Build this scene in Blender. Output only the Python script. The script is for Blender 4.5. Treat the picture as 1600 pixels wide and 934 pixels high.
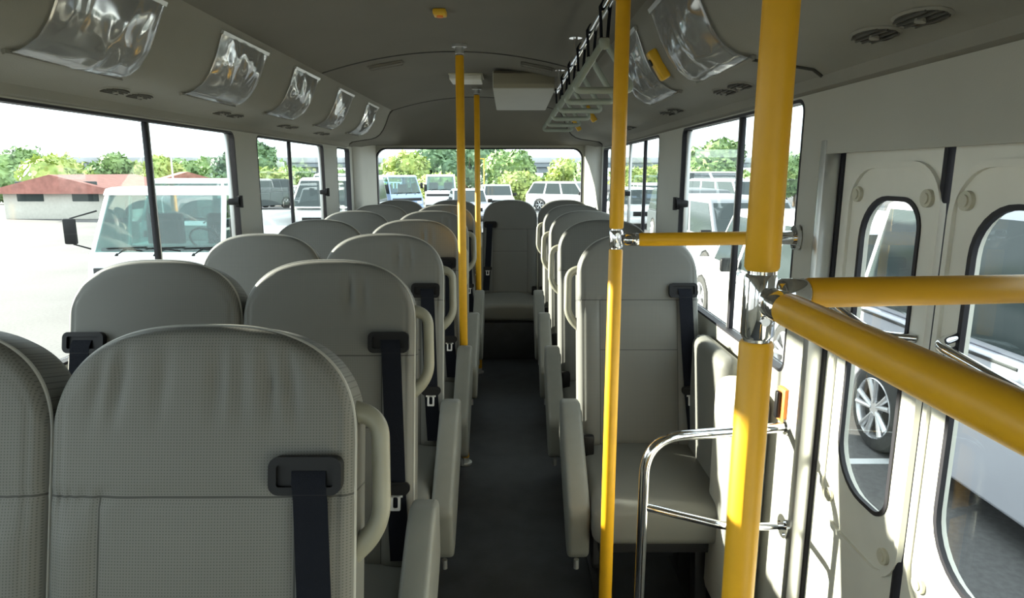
import bpy, bmesh, math, random
from mathutils import Vector, Matrix
R = math.radians
PI = math.pi
rnd = random.Random(7)
for o in list(bpy.data.objects):
    bpy.data.objects.remove(o)
SC = bpy.context.scene
COL = SC.collection
# ------------------------------------------------------------ camera, light, exposure
EYE = 1.38
PITCH = R(11.0)
cam_d = bpy.data.cameras.new('camera')
cam = bpy.data.objects.new('camera', cam_d)
COL.objects.link(cam)
cam.location = (0, 0, EYE)
cam.rotation_euler = (R(90) - PITCH, 0, R(-0.17))
cam_d.sensor_width = 36
cam_d.lens = 1018 / 1600 * 36
cam_d.clip_start = 0.02
cam_d.clip_end = 1500
SC.camera = cam

SUN_DIR = Vector((1, -0.33, -0.30))
SUN_STRENGTH = 40.0
SKY_STRENGTH = 5.0
EXPOSURE = -0.7
w = bpy.data.worlds.new('sky')
SC.world = w
w.use_nodes = True
bg = w.node_tree.nodes['Background']
bg.inputs[0].default_value = (0.86, 0.95, 1.0, 1)
bg.inputs[1].default_value = SKY_STRENGTH
sd = bpy.data.lights.new('sun', 'SUN')
sd.energy = SUN_STRENGTH
sd.angle = R(1.0)
sd.color = (1.0, 0.93, 0.80)
sun = bpy.data.objects.new('sun', sd)
COL.objects.link(sun)
sun.rotation_euler = SUN_DIR.to_track_quat('-Z', 'Y').to_euler()
sun.location = (-20, 10, 15)
SC.view_settings.view_transform = 'Standard'
SC.view_settings.look = 'None'
SC.view_settings.exposure = EXPOSURE
SC.view_settings.gamma = 1
SC.view_settings.use_curve_mapping = False

# ------------------------------------------------------------ materials
def new_mat(name):
    m = bpy.data.materials.new(name)
    m.use_nodes = True
    return m, m.node_tree, m.node_tree.nodes['Principled BSDF']

def simple(name, col, rough=0.6, metal=0.0, noise=0.0, nscale=8.0, bump=0.0, bscale=200.0, spec=None):
    m, nt, b = new_mat(name)
    b.inputs['Base Color'].default_value = (*col, 1)
    b.inputs['Roughness'].default_value = rough
    b.inputs['Metallic'].default_value = metal
    if spec is not None:
        b.inputs['Specular IOR Level'].default_value = spec
    tc = nt.nodes.new('ShaderNodeTexCoord')
    if noise:
        n = nt.nodes.new('ShaderNodeTexNoise')
        n.inputs['Scale'].default_value = nscale
        n.inputs['Detail'].default_value = 5
        nt.links.new(tc.outputs['Object'], n.inputs['Vector'])
        r = nt.nodes.new('ShaderNodeMapRange')
        r.inputs[1].default_value = 0.3
        r.inputs[2].default_value = 0.7
        r.inputs[3].default_value = 1 - noise
        r.inputs[4].default_value = 1 + noise
        nt.links.new(n.outputs['Fac'], r.inputs[0])
        h = nt.nodes.new('ShaderNodeVectorMath')
        h.operation = 'SCALE'
        h.inputs[0].default_value = col
        nt.links.new(r.outputs[0], h.inputs['Scale'])
        nt.links.new(h.outputs[0], b.inputs['Base Color'])
    if bump:
        n2 = nt.nodes.new('ShaderNodeTexNoise')
        n2.inputs['Scale'].default_value = bscale
        n2.inputs['Detail'].default_value = 3
        nt.links.new(tc.outputs['Object'], n2.inputs['Vector'])
        bp = nt.nodes.new('ShaderNodeBump')
        bp.inputs['Strength'].default_value = bump
        bp.inputs['Distance'].default_value = 0.002
        nt.links.new(n2.outputs['Fac'], bp.inputs['Height'])
        nt.links.new(bp.outputs[0], b.inputs['Normal'])
    return m

def math_node(nt, op, a=None, b=None, c=None):
    n = nt.nodes.new('ShaderNodeMath')
    n.operation = op
    for i, v in enumerate((a, b, c)):
        if v is None:
            continue
        if isinstance(v, (int, float)):
            n.inputs[i].default_value = v
        else:
            nt.links.new(v, n.inputs[i])
    return n.outputs[0]

def seat_fabric(name, col, seams=True, pitch=0.0042, perf=True):
    """grey leatherette with punched dots and stitched seams (seams in the part's own coordinates)"""
    m, nt, b = new_mat(name)
    b.inputs['Roughness'].default_value = 0.55
    b.inputs['Specular IOR Level'].default_value = 0.35
    tc = nt.nodes.new('ShaderNodeTexCoord')
    sp = nt.nodes.new('ShaderNodeSeparateXYZ')
    nt.links.new(tc.outputs['Object'], sp.inputs[0])
    x, y, z = sp.outputs
    fac = None
    if perf:
        u = math_node(nt, 'SUBTRACT', math_node(nt, 'FRACT', math_node(nt, 'MULTIPLY', x, 1 / pitch)), 0.5)
        v = math_node(nt, 'SUBTRACT', math_node(nt, 'FRACT', math_node(nt, 'MULTIPLY', z, 1 / pitch)), 0.5)
        d2 = math_node(nt, 'ADD', math_node(nt, 'MULTIPLY', u, u), math_node(nt, 'MULTIPLY', v, v))
        dot = math_node(nt, 'LESS_THAN', d2, 0.055)
        fac = math_node(nt, 'MULTIPLY', dot, 0.42)
    if seams:
        s1 = math_node(nt, 'LESS_THAN', math_node(nt, 'ABSOLUTE', math_node(nt, 'SUBTRACT', z, 0.527)), 0.0016)
        inn = math_node(nt, 'LESS_THAN', math_node(nt, 'ABSOLUTE', x), 0.137)
        s2 = math_node(nt, 'MULTIPLY', inn, math_node(nt, 'LESS_THAN', math_node(nt, 'ABSOLUTE', math_node(nt, 'SUBTRACT', z, 0.35)), 0.0014))
        s3 = math_node(nt, 'MULTIPLY', math_node(nt, 'LESS_THAN', z, 0.527),
                       math_node(nt, 'LESS_THAN', math_node(nt, 'ABSOLUTE', math_node(nt, 'SUBTRACT', math_node(nt, 'ABSOLUTE', x), 0.137)), 0.0014))
        ss = math_node(nt, 'MAXIMUM', math_node(nt, 'MAXIMUM', s1, s2), s3)
        ss = math_node(nt, 'MULTIPLY', ss, 0.65)
        fac = math_node(nt, 'MAXIMUM', fac, ss) if fac is not None else ss
    n = nt.nodes.new('ShaderNodeTexNoise')
    n.inputs['Scale'].default_value = 5
    n.inputs['Detail'].default_value = 4
    nt.links.new(tc.outputs['Object'], n.inputs['Vector'])
    mr = nt.nodes.new('ShaderNodeMapRange')
    mr.inputs[3].default_value = 0.9
    mr.inputs[4].default_value = 1.1
    nt.links.new(n.outputs['Fac'], mr.inputs[0])
    k = mr.outputs[0]
    if fac is not None:
        k = math_node(nt, 'MULTIPLY', k, math_node(nt, 'SUBTRACT', 1.0, fac))
    h = nt.nodes.new('ShaderNodeVectorMath')
    h.operation = 'SCALE'
    h.inputs[0].default_value = col
    nt.links.new(k, h.inputs['Scale'])
    nt.links.new(h.outputs[0], b.inputs['Base Color'])
    return m

def glass_mat(name, tint=(1, 1, 1), refl=0.05, rough=0.0):
    m = bpy.data.materials.new(name)
    m.use_nodes = True
    nt = m.node_tree
    nt.nodes.clear()
    out = nt.nodes.new('ShaderNodeOutputMaterial')
    t = nt.nodes.new('ShaderNodeBsdfTransparent')
    t.inputs[0].default_value = (*tint, 1)
    g = nt.nodes.new('ShaderNodeBsdfGlossy')
    g.inputs['Roughness'].default_value = rough
    mix = nt.nodes.new('ShaderNodeMixShader')
    lw = nt.nodes.new('ShaderNodeLayerWeight')
    lw.inputs[0].default_value = 0.15
    k = math_node(nt, 'ADD', math_node(nt, 'MULTIPLY', lw.outputs['Fresnel'], 0.22), refl)
    nt.links.new(k, mix.inputs[0])
    nt.links.new(t.outputs[0], mix.inputs[1])
    nt.links.new(g.outputs[0], mix.inputs[2])
    nt.links.new(mix.outputs[0], out.inputs[0])
    return m

def vinyl_mat(name):
    m = bpy.data.materials.new(name)
    m.use_nodes = True
    nt = m.node_tree
    nt.nodes.clear()
    out = nt.nodes.new('ShaderNodeOutputMaterial')
    t = nt.nodes.new('ShaderNodeBsdfTransparent')
    t.inputs[0].default_value = (.93, .94, .94, 1)
    g = nt.nodes.new('ShaderNodeBsdfGlossy')
    g.inputs['Roughness'].default_value = 0.12
    mix = nt.nodes.new('ShaderNodeMixShader')
    mix.inputs[0].default_value = 0.26
    nt.links.new(t.outputs[0], mix.inputs[1])
    nt.links.new(g.outputs[0], mix.inputs[2])
    df = nt.nodes.new('ShaderNodeBsdfDiffuse')
    df.inputs[0].default_value = (.8, .82, .85, 1)
    mix2 = nt.nodes.new('ShaderNodeMixShader')
    mix2.inputs[0].default_value = .10
    nt.links.new(mix.outputs[0], mix2.inputs[1])
    nt.links.new(df.outputs[0], mix2.inputs[2])
    nt.links.new(mix2.outputs[0], out.inputs[0])
    return m

def leaf_mat(name, c1, c2):
    m, nt, b = new_mat(name)
    b.inputs['Roughness'].default_value = 0.6
    geo = nt.nodes.new('ShaderNodeTexCoord')
    n = nt.nodes.new('ShaderNodeTexNoise')
    n.inputs['Scale'].default_value = 0.9
    n.inputs['Detail'].default_value = 6
    nt.links.new(geo.outputs['Object'], n.inputs['Vector'])
    r = nt.nodes.new('ShaderNodeValToRGB')
    r.color_ramp.elements[0].position = 0.35
    r.color_ramp.elements[0].color = (*c1, 1)
    r.color_ramp.elements[1].position = 0.65
    r.color_ramp.elements[1].color = (*c2, 1)
    nt.links.new(n.outputs['Fac'], r.inputs[0])
    nt.links.new(r.outputs[0], b.inputs['Base Color'])
    b.inputs['Subsurface Weight'].default_value = 0.0
    return m

def asphalt_mat():
    m, nt, b = new_mat('asphalt')
    b.inputs['Roughness'].default_value = 0.9
    tc = nt.nodes.new('ShaderNodeTexCoord')
    n = nt.nodes.new('ShaderNodeTexNoise')
    n.inputs['Scale'].default_value = 25
    n.inputs['Detail'].default_value = 8
    nt.links.new(tc.outputs['Object'], n.inputs['Vector'])
    n2 = nt.nodes.new('ShaderNodeTexNoise')
    n2.inputs['Scale'].default_value = 0.4
    nt.links.new(tc.outputs['Object'], n2.inputs['Vector'])
    k = math_node(nt, 'ADD', math_node(nt, 'MULTIPLY', n.outputs['Fac'], 0.10), math_node(nt, 'MULTIPLY', n2.outputs['Fac'], 0.10))
    r = nt.nodes.new('ShaderNodeCombineColor')
    for i in range(3):
        nt.links.new(math_node(nt, 'ADD', k, (0.03, 0.028, 0.027)[i]), r.inputs[i])
    nt.links.new(r.outputs[0], b.inputs['Base Color'])
    return m

M = dict(
    fabric=seat_fabric('seat_leatherette', (.165, .166, .150)),
    fabric_plain=seat_fabric('seat_leatherette_plain', (.165, .166, .150), seams=False, perf=False),
    arm=simple('armrest_vinyl', (.21, .215, .195), .5, noise=.06, nscale=12, bump=.2, bscale=300),
    handle=simple('handle_plastic', (.29, .285, .225), .38, noise=.04),
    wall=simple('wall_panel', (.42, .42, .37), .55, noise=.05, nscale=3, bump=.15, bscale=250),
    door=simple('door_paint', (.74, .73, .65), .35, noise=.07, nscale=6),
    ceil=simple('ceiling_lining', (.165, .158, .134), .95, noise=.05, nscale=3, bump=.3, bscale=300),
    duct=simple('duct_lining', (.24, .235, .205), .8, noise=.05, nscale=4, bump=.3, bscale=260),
    seam=simple('dark_seam_gap', (.06, .06, .055), .9),  # dark tone of the lining and duct joints
    floor=simple('floor_vinyl', (.034, .038, .044), .55, noise=.25, nscale=10, bump=.3, bscale=120),
    black=simple('black_plastic', (.006, .006, .007), .45, spec=.3),
    rubber=simple('black_rubber', (.012, .011, .016), .6),
    web=simple('belt_webbing', (.006, .0075, .013), .8, bump=.5, bscale=500, spec=.2),
    steel=simple('dark_seat_frame', (.03, .03, .032), .5, .2),
    chrome=simple('chrome', (.82, .82, .84), .07, 1.0),
    alu=simple('aluminium', (.62, .63, .62), .35, .8),
    tongue=simple('bright_tongue', (.85, .85, .85), .35, .3),
    yellow=simple('yellow_foam', (.80, .42, .012), .42, noise=.05, nscale=25),
    yplast=simple('yellow_plastic', (.75, .45, .03), .4),
    white=simple('white_plastic', (.78, .78, .72), .4),
    cream=simple('cream_plastic', (.55, .53, .42), .5, noise=.05),
    grip=simple('strap_grip', (.34, .39, .34), .2),
    glass=glass_mat('window_glass', (.96, .99, .98), .012),
    vinyl=vinyl_mat('clear_vinyl'),
    carglass=simple('vehicle_glass', (.045, .06, .06), .08, spec=.35),
    seam_glint=simple('seat_seam_glint', (.42, .42, .39), .35),  # pale colour paints the sky light glinting along the crown seam
    cover=simple('console_cover', (.27, .25, .185), .55),
    tglass=glass_mat('truck_windscreen', (.50, .66, .64), .10),
    wpaint=simple('white_paint', (.80, .82, .82), .25, noise=.02),
    spaint=simple('silver_paint', (.55, .56, .62), .3, .2),
    dpaint=simple('dark_paint', (.07, .085, .09), .3),
    bpaint=simple('blue_paint', (.38, .49, .70), .3),
    gpaint=simple('grey_paint', (.25, .27, .29), .3),
    tyre=simple('tyre_rubber', (.05, .05, .048), .8, noise=.2, nscale=20),
    alloy=simple('alloy_wheel', (.75, .75, .76), .25, .7),
    lamp=simple('lamp_lens', (.75, .78, .8), .1),
    orange=simple('orange_label', (.85, .25, .05), .5),
    seatdark=simple('truck_trim', (.06, .07, .075), .8),
    concrete=simple('concrete', (.50, .52, .54), .8, noise=.08, nscale=.2),
    concrete_d=simple('concrete_side', (.30, .34, .37), .8, noise=.1, nscale=.2),
    bark=simple('bark', (.16, .12, .08), .9, noise=.3, nscale=6),
    rtile=simple('red_roof_tile', (.38, .16, .13), .8, noise=.2, nscale=4),
    hwall=simple('house_wall', (.60, .58, .52), .8, noise=.06),
    leaf_y=leaf_mat('leaf_yellow_green', (.22, .31, .07), (.55, .62, .20)),  # leaf colours lifted pale, painting in the veil of haze outside
    leaf_m=leaf_mat('leaf_mid_green', (.13, .22, .08), (.36, .50, .20)),
    leaf_d=leaf_mat('leaf_dark_green', (.09, .17, .09), (.22, .34, .18)),
    vent=simple('vent_grey', (.085, .082, .07), .7),
    asphalt=asphalt_mat(),
)

# ------------------------------------------------------------ helpers
def link(o, parent=None):
    COL.objects.link(o)
    if parent is not None:
        o.parent = parent
    return o

def obj(name, bm, mat, parent=None, smooth=True, angle=35, loc=None, rot=None):
    me = bpy.data.meshes.new(name)
    bmesh.ops.recalc_face_normals(bm, faces=bm.faces)
    bm.to_mesh(me)
    bm.free()
    mats = mat if isinstance(mat, (list, tuple)) else [mat]
    for m_ in mats:
        me.materials.append(m_)
    if smooth:
        for p in me.polygons:
            p.use_smooth = True
        me.set_sharp_from_angle(angle=R(angle))
    o = bpy.data.objects.new(name, me)
    link(o, parent)
    if loc:
        o.location = loc
    if rot:
        o.rotation_euler = rot
    return o

def tag(o, label=None, cat=None, group=None, kind=None):
    if label: o['label'] = label
    if cat: o['category'] = cat
    if group: o['group'] = group
    if kind: o['kind'] = kind
    return o

def empty(name, loc=(0, 0, 0), rz=0):
    o = bpy.data.objects.new(name, None)
    COL.objects.link(o)
    o.location = loc
    o.rotation_euler = (0, 0, rz)
    o.empty_display_size = .1
    return o

def struct(name, bm, mat, **k):
    return tag(obj(name, bm, mat, **k), kind='structure')

def copy_tree(o, parent=None):
    c = o.copy()
    COL.objects.link(c)
    c.parent = parent
    if parent is not None:
        c.matrix_parent_inverse = o.matrix_parent_inverse.copy()
    for ch in [x for x in bpy.data.objects if x.parent is o]:
        copy_tree(ch, c)
    return c

def box(bm, x0, x1, y0, y1, z0, z1, bev=0.0, seg=2, mi=0, mat=None):
    mtx = Matrix.Translation(((x0 + x1) / 2, (y0 + y1) / 2, (z0 + z1) / 2)) @ Matrix.Diagonal((abs(x1 - x0), abs(y1 - y0), abs(z1 - z0), 1))
    if mat is not None:
        mtx = mat @ mtx
    r = bmesh.ops.create_cube(bm, size=1, matrix=mtx)
    vs = r['verts']
    fs = set(f for v in vs for f in v.link_faces)
    if bev > 0:
        es = list(set(e for v in vs for e in v.link_edges))
        res = bmesh.ops.bevel(bm, geom=es, offset=bev, segments=seg, profile=.5, affect='EDGES')
        fs = set(res['faces']) | set(f for f in fs if f.is_valid)
    for f in fs:
        if f.is_valid:
            f.material_index = mi
    return bm

def B(*a, **k):
    return box(bmesh.new(), *a, **k)

def tube(bm, pts, r, n=16, cap=True, mi=0):
    pts = [Vector(p) for p in pts]
    rings = []
    t0 = (pts[1] - pts[0]).normalized()
    up = Vector((0, 0, 1)) if abs(t0.z) < .9 else Vector((1, 0, 0))
    nrm = t0.cross(up).normalized()
    for i, p in enumerate(pts):
        if i == 0: t = (pts[1] - p).normalized()
        elif i == len(pts) - 1: t = (p - pts[i - 1]).normalized()
        else: t = ((pts[i + 1] - p).normalized() + (p - pts[i - 1]).normalized()).normalized()
        nrm = (nrm - t * nrm.dot(t)).normalized()
        bn = t.cross(nrm)
        rr = r[i] if isinstance(r, (list, tuple)) else r
        rings.append([bm.verts.new(p + (nrm * math.cos(a) + bn * math.sin(a)) * rr) for a in [2 * PI * k / n for k in range(n)]])
    for a, b_ in zip(rings[:-1], rings[1:]):
        for k in range(n):
            f = bm.faces.new((a[k], a[(k + 1) % n], b_[(k + 1) % n], b_[k]))
            f.material_index = mi
    if cap:
        f = bm.faces.new(list(reversed(rings[0]))); f.material_index = mi
        f = bm.faces.new(rings[-1]); f.material_index = mi
    return bm

def T(pts, r, **k):
    return tube(bmesh.new(), pts, r, **k)

def fillet(pts, rad, n=8):
    """round the inner corners of a polyline"""
    pts = [Vector(p) for p in pts]
    out = [pts[0]]
    for i in range(1, len(pts) - 1):
        a, b_, c = pts[i - 1], pts[i], pts[i + 1]
        d1 = (a - b_).normalized(); d2 = (c - b_).normalized()
        p1 = b_ + d1 * rad; p2 = b_ + d2 * rad
        for k in range(n + 1):
            t = k / n
            out.append(p1 * (1 - t) ** 2 + b_ * 2 * t * (1 - t) + p2 * t * t)
    out.append(pts[-1])
    return out

def prism(bm, poly, d0, d1, axis='x', bev=0.0, mi=0, seg=2):
    """extrude a polygon; axis x: poly is (y,z); axis y: (x,z); axis z: (x,y)"""
    def mk(p, d):
        return {'x': (d, p[0], p[1]), 'y': (p[0], d, p[1]), 'z': (p[0], p[1], d)}[axis]
    a = [bm.verts.new(mk(p, d0)) for p in poly]
    b_ = [bm.verts.new(mk(p, d1)) for p in poly]
    fs = [bm.faces.new(a), bm.faces.new(list(reversed(b_)))]
    n = len(poly)
    for i in range(n):
        fs.append(bm.faces.new((a[i], b_[i], b_[(i + 1) % n], a[(i + 1) % n])))
    if bev > 0:
        es = list(set(e for v in a + b_ for e in v.link_edges))
        res = bmesh.ops.bevel(bm, geom=es, offset=bev, segments=seg, profile=.5, affect='EDGES', clamp_overlap=True)
        fs = [f for f in set(list(res['faces']) + [f for f in fs if f.is_valid])]
    for f in fs:
        if f.is_valid:
            f.material_index = mi
    return bm

def rrect(a0, a1, b0, b1, r, n=6):
    """rounded rectangle as 4 lists of arc points, counter clockwise from lower left; r single or 4"""
    rs = r if isinstance(r, (list, tuple)) else [r] * 4
    cs = [(a0, b0, 180), (a1, b0, 270), (a1, b1, 0), (a0, b1, 90)]
    out = []
    for (ca, cb, st), rr in zip(cs, rs):
        cx = ca + (rr if ca == a0 else -rr)
        cy = cb + (rr if cb == b0 else -rr)
        out.append([(cx + rr * math.cos(R(st + 90 * k / n)), cy + rr * math.sin(R(st + 90 * k / n))) for k in range(n + 1)])
    return out

def cell(bm, outer, hole, r, d0, d1, axis='x', n=6, mi=0):
    """solid plate (outer rect a0,a1,b0,b1) with a rounded hole, thickness d0..d1 along axis"""
    a0, a1, b0, b1 = outer
    oc = [(a0, b0), (a1, b0), (a1, b1), (a0, b1)]
    arcs = rrect(*hole, r, n) if not isinstance(hole, list) else hole
    def mk(p, d):
        return {'x': (d, p[0], p[1]), 'y': (p[0], d, p[1]), 'z': (p[0], p[1], d)}[axis]
    sides = []
    for d in (d0, d1):
        O = [bm.verts.new(mk(p, d)) for p in oc]
        A = [[bm.verts.new(mk(p, d)) for p in arc] for arc in arcs]
        for i in range(4):
            for k in range(len(A[i]) - 1):
                bm.faces.new((O[i], A[i][k], A[i][k + 1])).material_index = mi
            j = (i + 1) % 4
            bm.faces.new((O[i], A[i][-1], A[j][0], O[j])).material_index = mi
        sides.append((O, [v for arc in A for v in arc]))
    for idx in (0, 1):
        P, Q = sides[0][idx], sides[1][idx]
        for i in range(len(P)):
            j = (i + 1) % len(P)
            bm.faces.new((P[i], Q[i], Q[j], P[j])).material_index = mi
    return bm

def ring(bm, hole, r, wd, d0, d1, axis='x', n=6, mi=0):
    """rounded frame: outer = hole, inner = hole shrunk by wd"""
    a0, a1, b0, b1 = hole
    o = [p for arc in rrect(a0, a1, b0, b1, r, n) for p in arc]
    rs = [max(.004, q - wd) for q in (r if isinstance(r, (list, tuple)) else [r] * 4)]
    i_ = [p for arc in rrect(a0 + wd, a1 - wd, b0 + wd, b1 - wd, rs, n) for p in arc]
    def mk(p, d):
        return {'x': (d, p[0], p[1]), 'y': (p[0], d, p[1]), 'z': (p[0], p[1], d)}[axis]
    V = {}
    for key, loop, d in (('o0', o, d0), ('o1', o, d1), ('i0', i_, d0), ('i1', i_, d1)):
        V[key] = [bm.verts.new(mk(p, d)) for p in loop]
    m = len(o)
    for a, b_ in (('o0', 'i0'), ('i0', 'i1'), ('i1', 'o1'), ('o1', 'o0')):
        for k in range(m):
            j = (k + 1) % m
            bm.faces.new((V[a][k], V[a][j], V[b_][j], V[b_][k])).material_index = mi
    return bm

def rplate(bm, hole, r, d0, d1, axis='x', n=6, mi=0):
    poly = [p for arc in rrect(*hole, r, n) for p in arc]
    return prism(bm, poly, d0, d1, axis, mi=mi)

def disc(bm, c, r, th, axis='z', n=24, mi=0):
    c = Vector(c)
    d = {'x': Vector((1, 0, 0)), 'y': Vector((0, 1, 0)), 'z': Vector((0, 0, 1))}[axis] * th / 2
    return tube(bm, [c - d, c + d], r, n=n, mi=mi)

# ------------------------------------------------------------ the bus shell
XL, XR = -1.20, 0.70          # inner faces of the side walls
XC = -0.25                    # centre line of the body
Y0, Y1 = -1.90, 5.60          # front, rear inner face
ZS, ZT = 0.87, 1.553          # window sill and head
TH = 0.07

def ceil_z(x):
    return 1.915 - .093 * ((x - XC) / .6) ** 2

# floor with a step well in front of the door
bm = bmesh.new()
box(bm, XL - TH, XR + TH, 1.52, Y1 + TH, -.10, 0)
box(bm, XL - TH, 0.31, Y0 - TH, 1.52, -.10, 0)
box(bm, 0.31, XR + TH, Y0 - TH, .62, -.10, 0)
box(bm, 0.31, XR + TH, .62, 1.52, -.40, -.35)
box(bm, 0.29, 0.31, .62, 1.52, -.40, -.10)
box(bm, 0.31, XR + TH, 1.52, 1.54, -.40, -.10)
box(bm, 0.31, XR + TH, .60, .62, -.40, -.10)
box(bm, 0.31, 0.49, .62, 1.52, -.35, -.18)
struct('floor', bm, M['floor'])

# aluminium nosing round the step well
bm = bmesh.new()
box(bm, 0.296, 0.318, .62, 1.53, 0.0005, .006, .002)
box(bm, 0.318, XR - .002, 1.508, 1.53, 0.0005, .006, .002)
struct('trim_1', bm, M['alu'])

# side walls, one cell per window
WL = [(-1.75, -.60), (-.35, .90), (1.17, 2.92), (3.17, 4.30), (4.62, 4.99)]
WR_ = [(-1.75, -.10), (1.60, 2.72), (3.13, 4.30), (4.62, 4.99)]
bm = bmesh.new()
edges = [Y0 - TH, -.475, 1.035, 3.045, 4.46, Y1 + TH]
for (h0, h1), e0, e1 in zip(WL, edges[:-1], edges[1:]):
    cell(bm, (e0, e1, 0, 1.66), (h0, h1, ZS, ZT), .035, XL, XL - .035, 'x')
struct('wall_left', bm, M['wall'], angle=30)
bm = bmesh.new()
cell(bm, (Y0 - TH, .20, 0, 1.66), (-1.75, -.10, ZS, ZT), .035, XR, XR + .035, 'x')
box(bm, XR, XR + TH, .20, .62, -.40, 1.66)
box(bm, XR, XR + TH, .62, 1.478, 1.445, 1.66)
cell(bm, (1.478, 2.925, -.40, 1.66), (1.60, 2.72, ZS, ZT), .035, XR, XR + .035, 'x')
cell(bm, (2.925, 4.46, 0, 1.66), (3.13, 4.30, ZS, ZT), .035, XR, XR + .035, 'x')
cell(bm, (4.46, Y1 + TH, 0, 1.66), (4.62, 4.99, ZS, ZT), .035, XR, XR + .035, 'x')
struct('wall_right', bm, M['wall'], angle=30)

# outer skin below floor level so the body closes outside
bm = bmesh.new()
box(bm, XL - .060, XL - .036, Y0 - TH, Y1 + TH, -.45, ZS - .02)
box(bm, XR + .036, XR + .060, 1.50, Y1 + TH, -.45, ZS - .02)
box(bm, XR + .072, XR + TH + .02, Y0 - TH, .60, -.45, ZS - .02)
struct('trim_2', bm, M['wpaint'])

# ceiling: one arched solid from the front to the rear cove
def arch_section(x0, x1, n=28, t=.07):
    xs = [x0 + (x1 - x0) * k / n for k in range(n + 1)]
    return [(x, ceil_z(x)) for x in xs] + [(x, ceil_z(x) + t) for x in reversed(xs)]
YC = 4.90
bm = bmesh.new()
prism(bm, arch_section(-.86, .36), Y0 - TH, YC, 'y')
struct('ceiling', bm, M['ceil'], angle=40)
# thin dark joints across the lining
for i, yy in enumerate((1.05, 3.09)):
    bm = bmesh.new()
    xs = [-.85 + 1.2 * k / 28 for k in range(29)]
    prism(bm, [(x, ceil_z(x) - .0035) for x in xs] + [(x, ceil_z(x) + .004) for x in reversed(xs)], yy, yy + .010, 'y')
    struct('trim_%d' % (3 + i), bm, M['seam'])

# air ducts along both sides: slanted face, underside, window valance
DUCT = [(-.850, 1.824), (-.868, 1.812), (-.884, 1.780), (-.904, 1.728), (-.926, 1.684), (-.950, 1.652), (-.980, 1.631), (-1.015, 1.620), (-1.06, 1.614), (-1.155, 1.599), (-1.175, 1.585)]
def duct_poly(s):
    f = (lambda x: x) if s < 0 else (lambda x: 2 * XC - x)
    pts = DUCT + [(-1.185, 1.563), (-1.20, 1.558), (-1.27, 1.558), (-1.27, 1.80), (-1.10, 1.90), (-.845, 1.885)]
    return [(f(x), z) for x, z in pts]
for s, nm, yend in ((-1, 'trim_5', YC), (1, 'trim_6', YC)):
    bm = bmesh.new()
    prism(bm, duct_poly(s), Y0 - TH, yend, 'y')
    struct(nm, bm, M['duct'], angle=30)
# gap lines between duct sections
for side, nm in ((-1, 'trim_7'), (1, 'trim_8')):
    bm = bmesh.new()
    f = (lambda x: x) if side < 0 else (lambda x: 2 * XC - x)
    for yy in ((YC - .005,) if side < 0 else (1.47, YC - .005)):
        path = [(x_ + .002, z_ - .002) for x_, z_ in DUCT]
        tube(bm, [(f(x), yy, z) for x, z in path], .0035, n=6)
    struct(nm, bm, M['seam'])

# rear cove: the ceiling and ducts run down to the head of the rear window
def cove_z0(x):
    xx = x if x < XC else 2 * XC - x
    pts = [(-1.27, 1.558), (-1.185, 1.563)] + list(reversed(DUCT))
    if xx >= -.850:
        return ceil_z(xx)
    for (xa, za), (xb, zb) in zip(pts[:-1], pts[1:]):
        if xx <= xb:
            return za + (zb - za) * (xx - xa) / (xb - xa)
    return 1.82
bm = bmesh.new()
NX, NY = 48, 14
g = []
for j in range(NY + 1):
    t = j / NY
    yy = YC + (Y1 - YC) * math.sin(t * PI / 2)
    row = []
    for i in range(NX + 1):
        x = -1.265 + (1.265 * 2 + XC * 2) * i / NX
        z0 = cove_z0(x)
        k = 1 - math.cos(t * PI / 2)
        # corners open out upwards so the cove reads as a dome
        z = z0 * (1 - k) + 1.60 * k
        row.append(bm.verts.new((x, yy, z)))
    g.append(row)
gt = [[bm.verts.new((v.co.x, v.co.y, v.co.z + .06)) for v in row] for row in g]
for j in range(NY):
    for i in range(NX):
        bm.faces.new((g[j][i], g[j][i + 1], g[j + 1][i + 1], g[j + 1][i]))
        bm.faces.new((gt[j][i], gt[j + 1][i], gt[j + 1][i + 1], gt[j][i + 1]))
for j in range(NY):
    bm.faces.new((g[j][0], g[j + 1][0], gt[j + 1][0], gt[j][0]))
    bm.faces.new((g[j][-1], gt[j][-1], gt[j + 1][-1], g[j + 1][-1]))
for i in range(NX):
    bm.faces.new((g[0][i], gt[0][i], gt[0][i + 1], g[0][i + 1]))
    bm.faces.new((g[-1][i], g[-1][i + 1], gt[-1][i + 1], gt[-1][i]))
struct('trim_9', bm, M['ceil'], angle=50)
# dark joint where the cove starts
bm = bmesh.new()
xs = [-.85 + 1.2 * k / 28 for k in range(29)]
prism(bm, [(x, ceil_z(x) - .0035) for x in xs] + [(x, ceil_z(x) + .004) for x in reversed(xs)], YC - .003, YC + .006, 'y')
struct('trim_10', bm, M['seam'])

# rear wall, lip above the glass, front wall
RWX = (-1.13, .615)
bm = bmesh.new()
cell(bm, (XL - TH, XR + TH, 0, 1.66), (RWX[0], RWX[1], .86, 1.582), [.10, .10, .09, .09], Y1, Y1 + TH, 'y', n=8)
struct('wall_rear', bm, M['wall'], angle=30)
bm = bmesh.new()
cell(bm, (XL - TH, XR + TH, -.10, 1.96), (XL + .12, XR - .12, .95, 1.52), .10, Y0, Y0 - TH, 'y', n=8)
struct('wall_front', bm, M['wall'], angle=30)
# rear corner posts rounding the corner
bm = bmesh.new()
for sx in (-1, 1):
    xw = XL if sx < 0 else XR
    poly = [(xw + sx * .01, 5.06), (xw - sx * .012, 5.08), (xw - sx * .018, 5.32), (xw - sx * .045, 5.50), (xw - sx * .075, 5.60), (xw + sx * .01, 5.61)]
    prism(bm, poly, .0, 1.60, 'z')
struct('trim_11', bm, M['wall'], angle=50)

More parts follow.
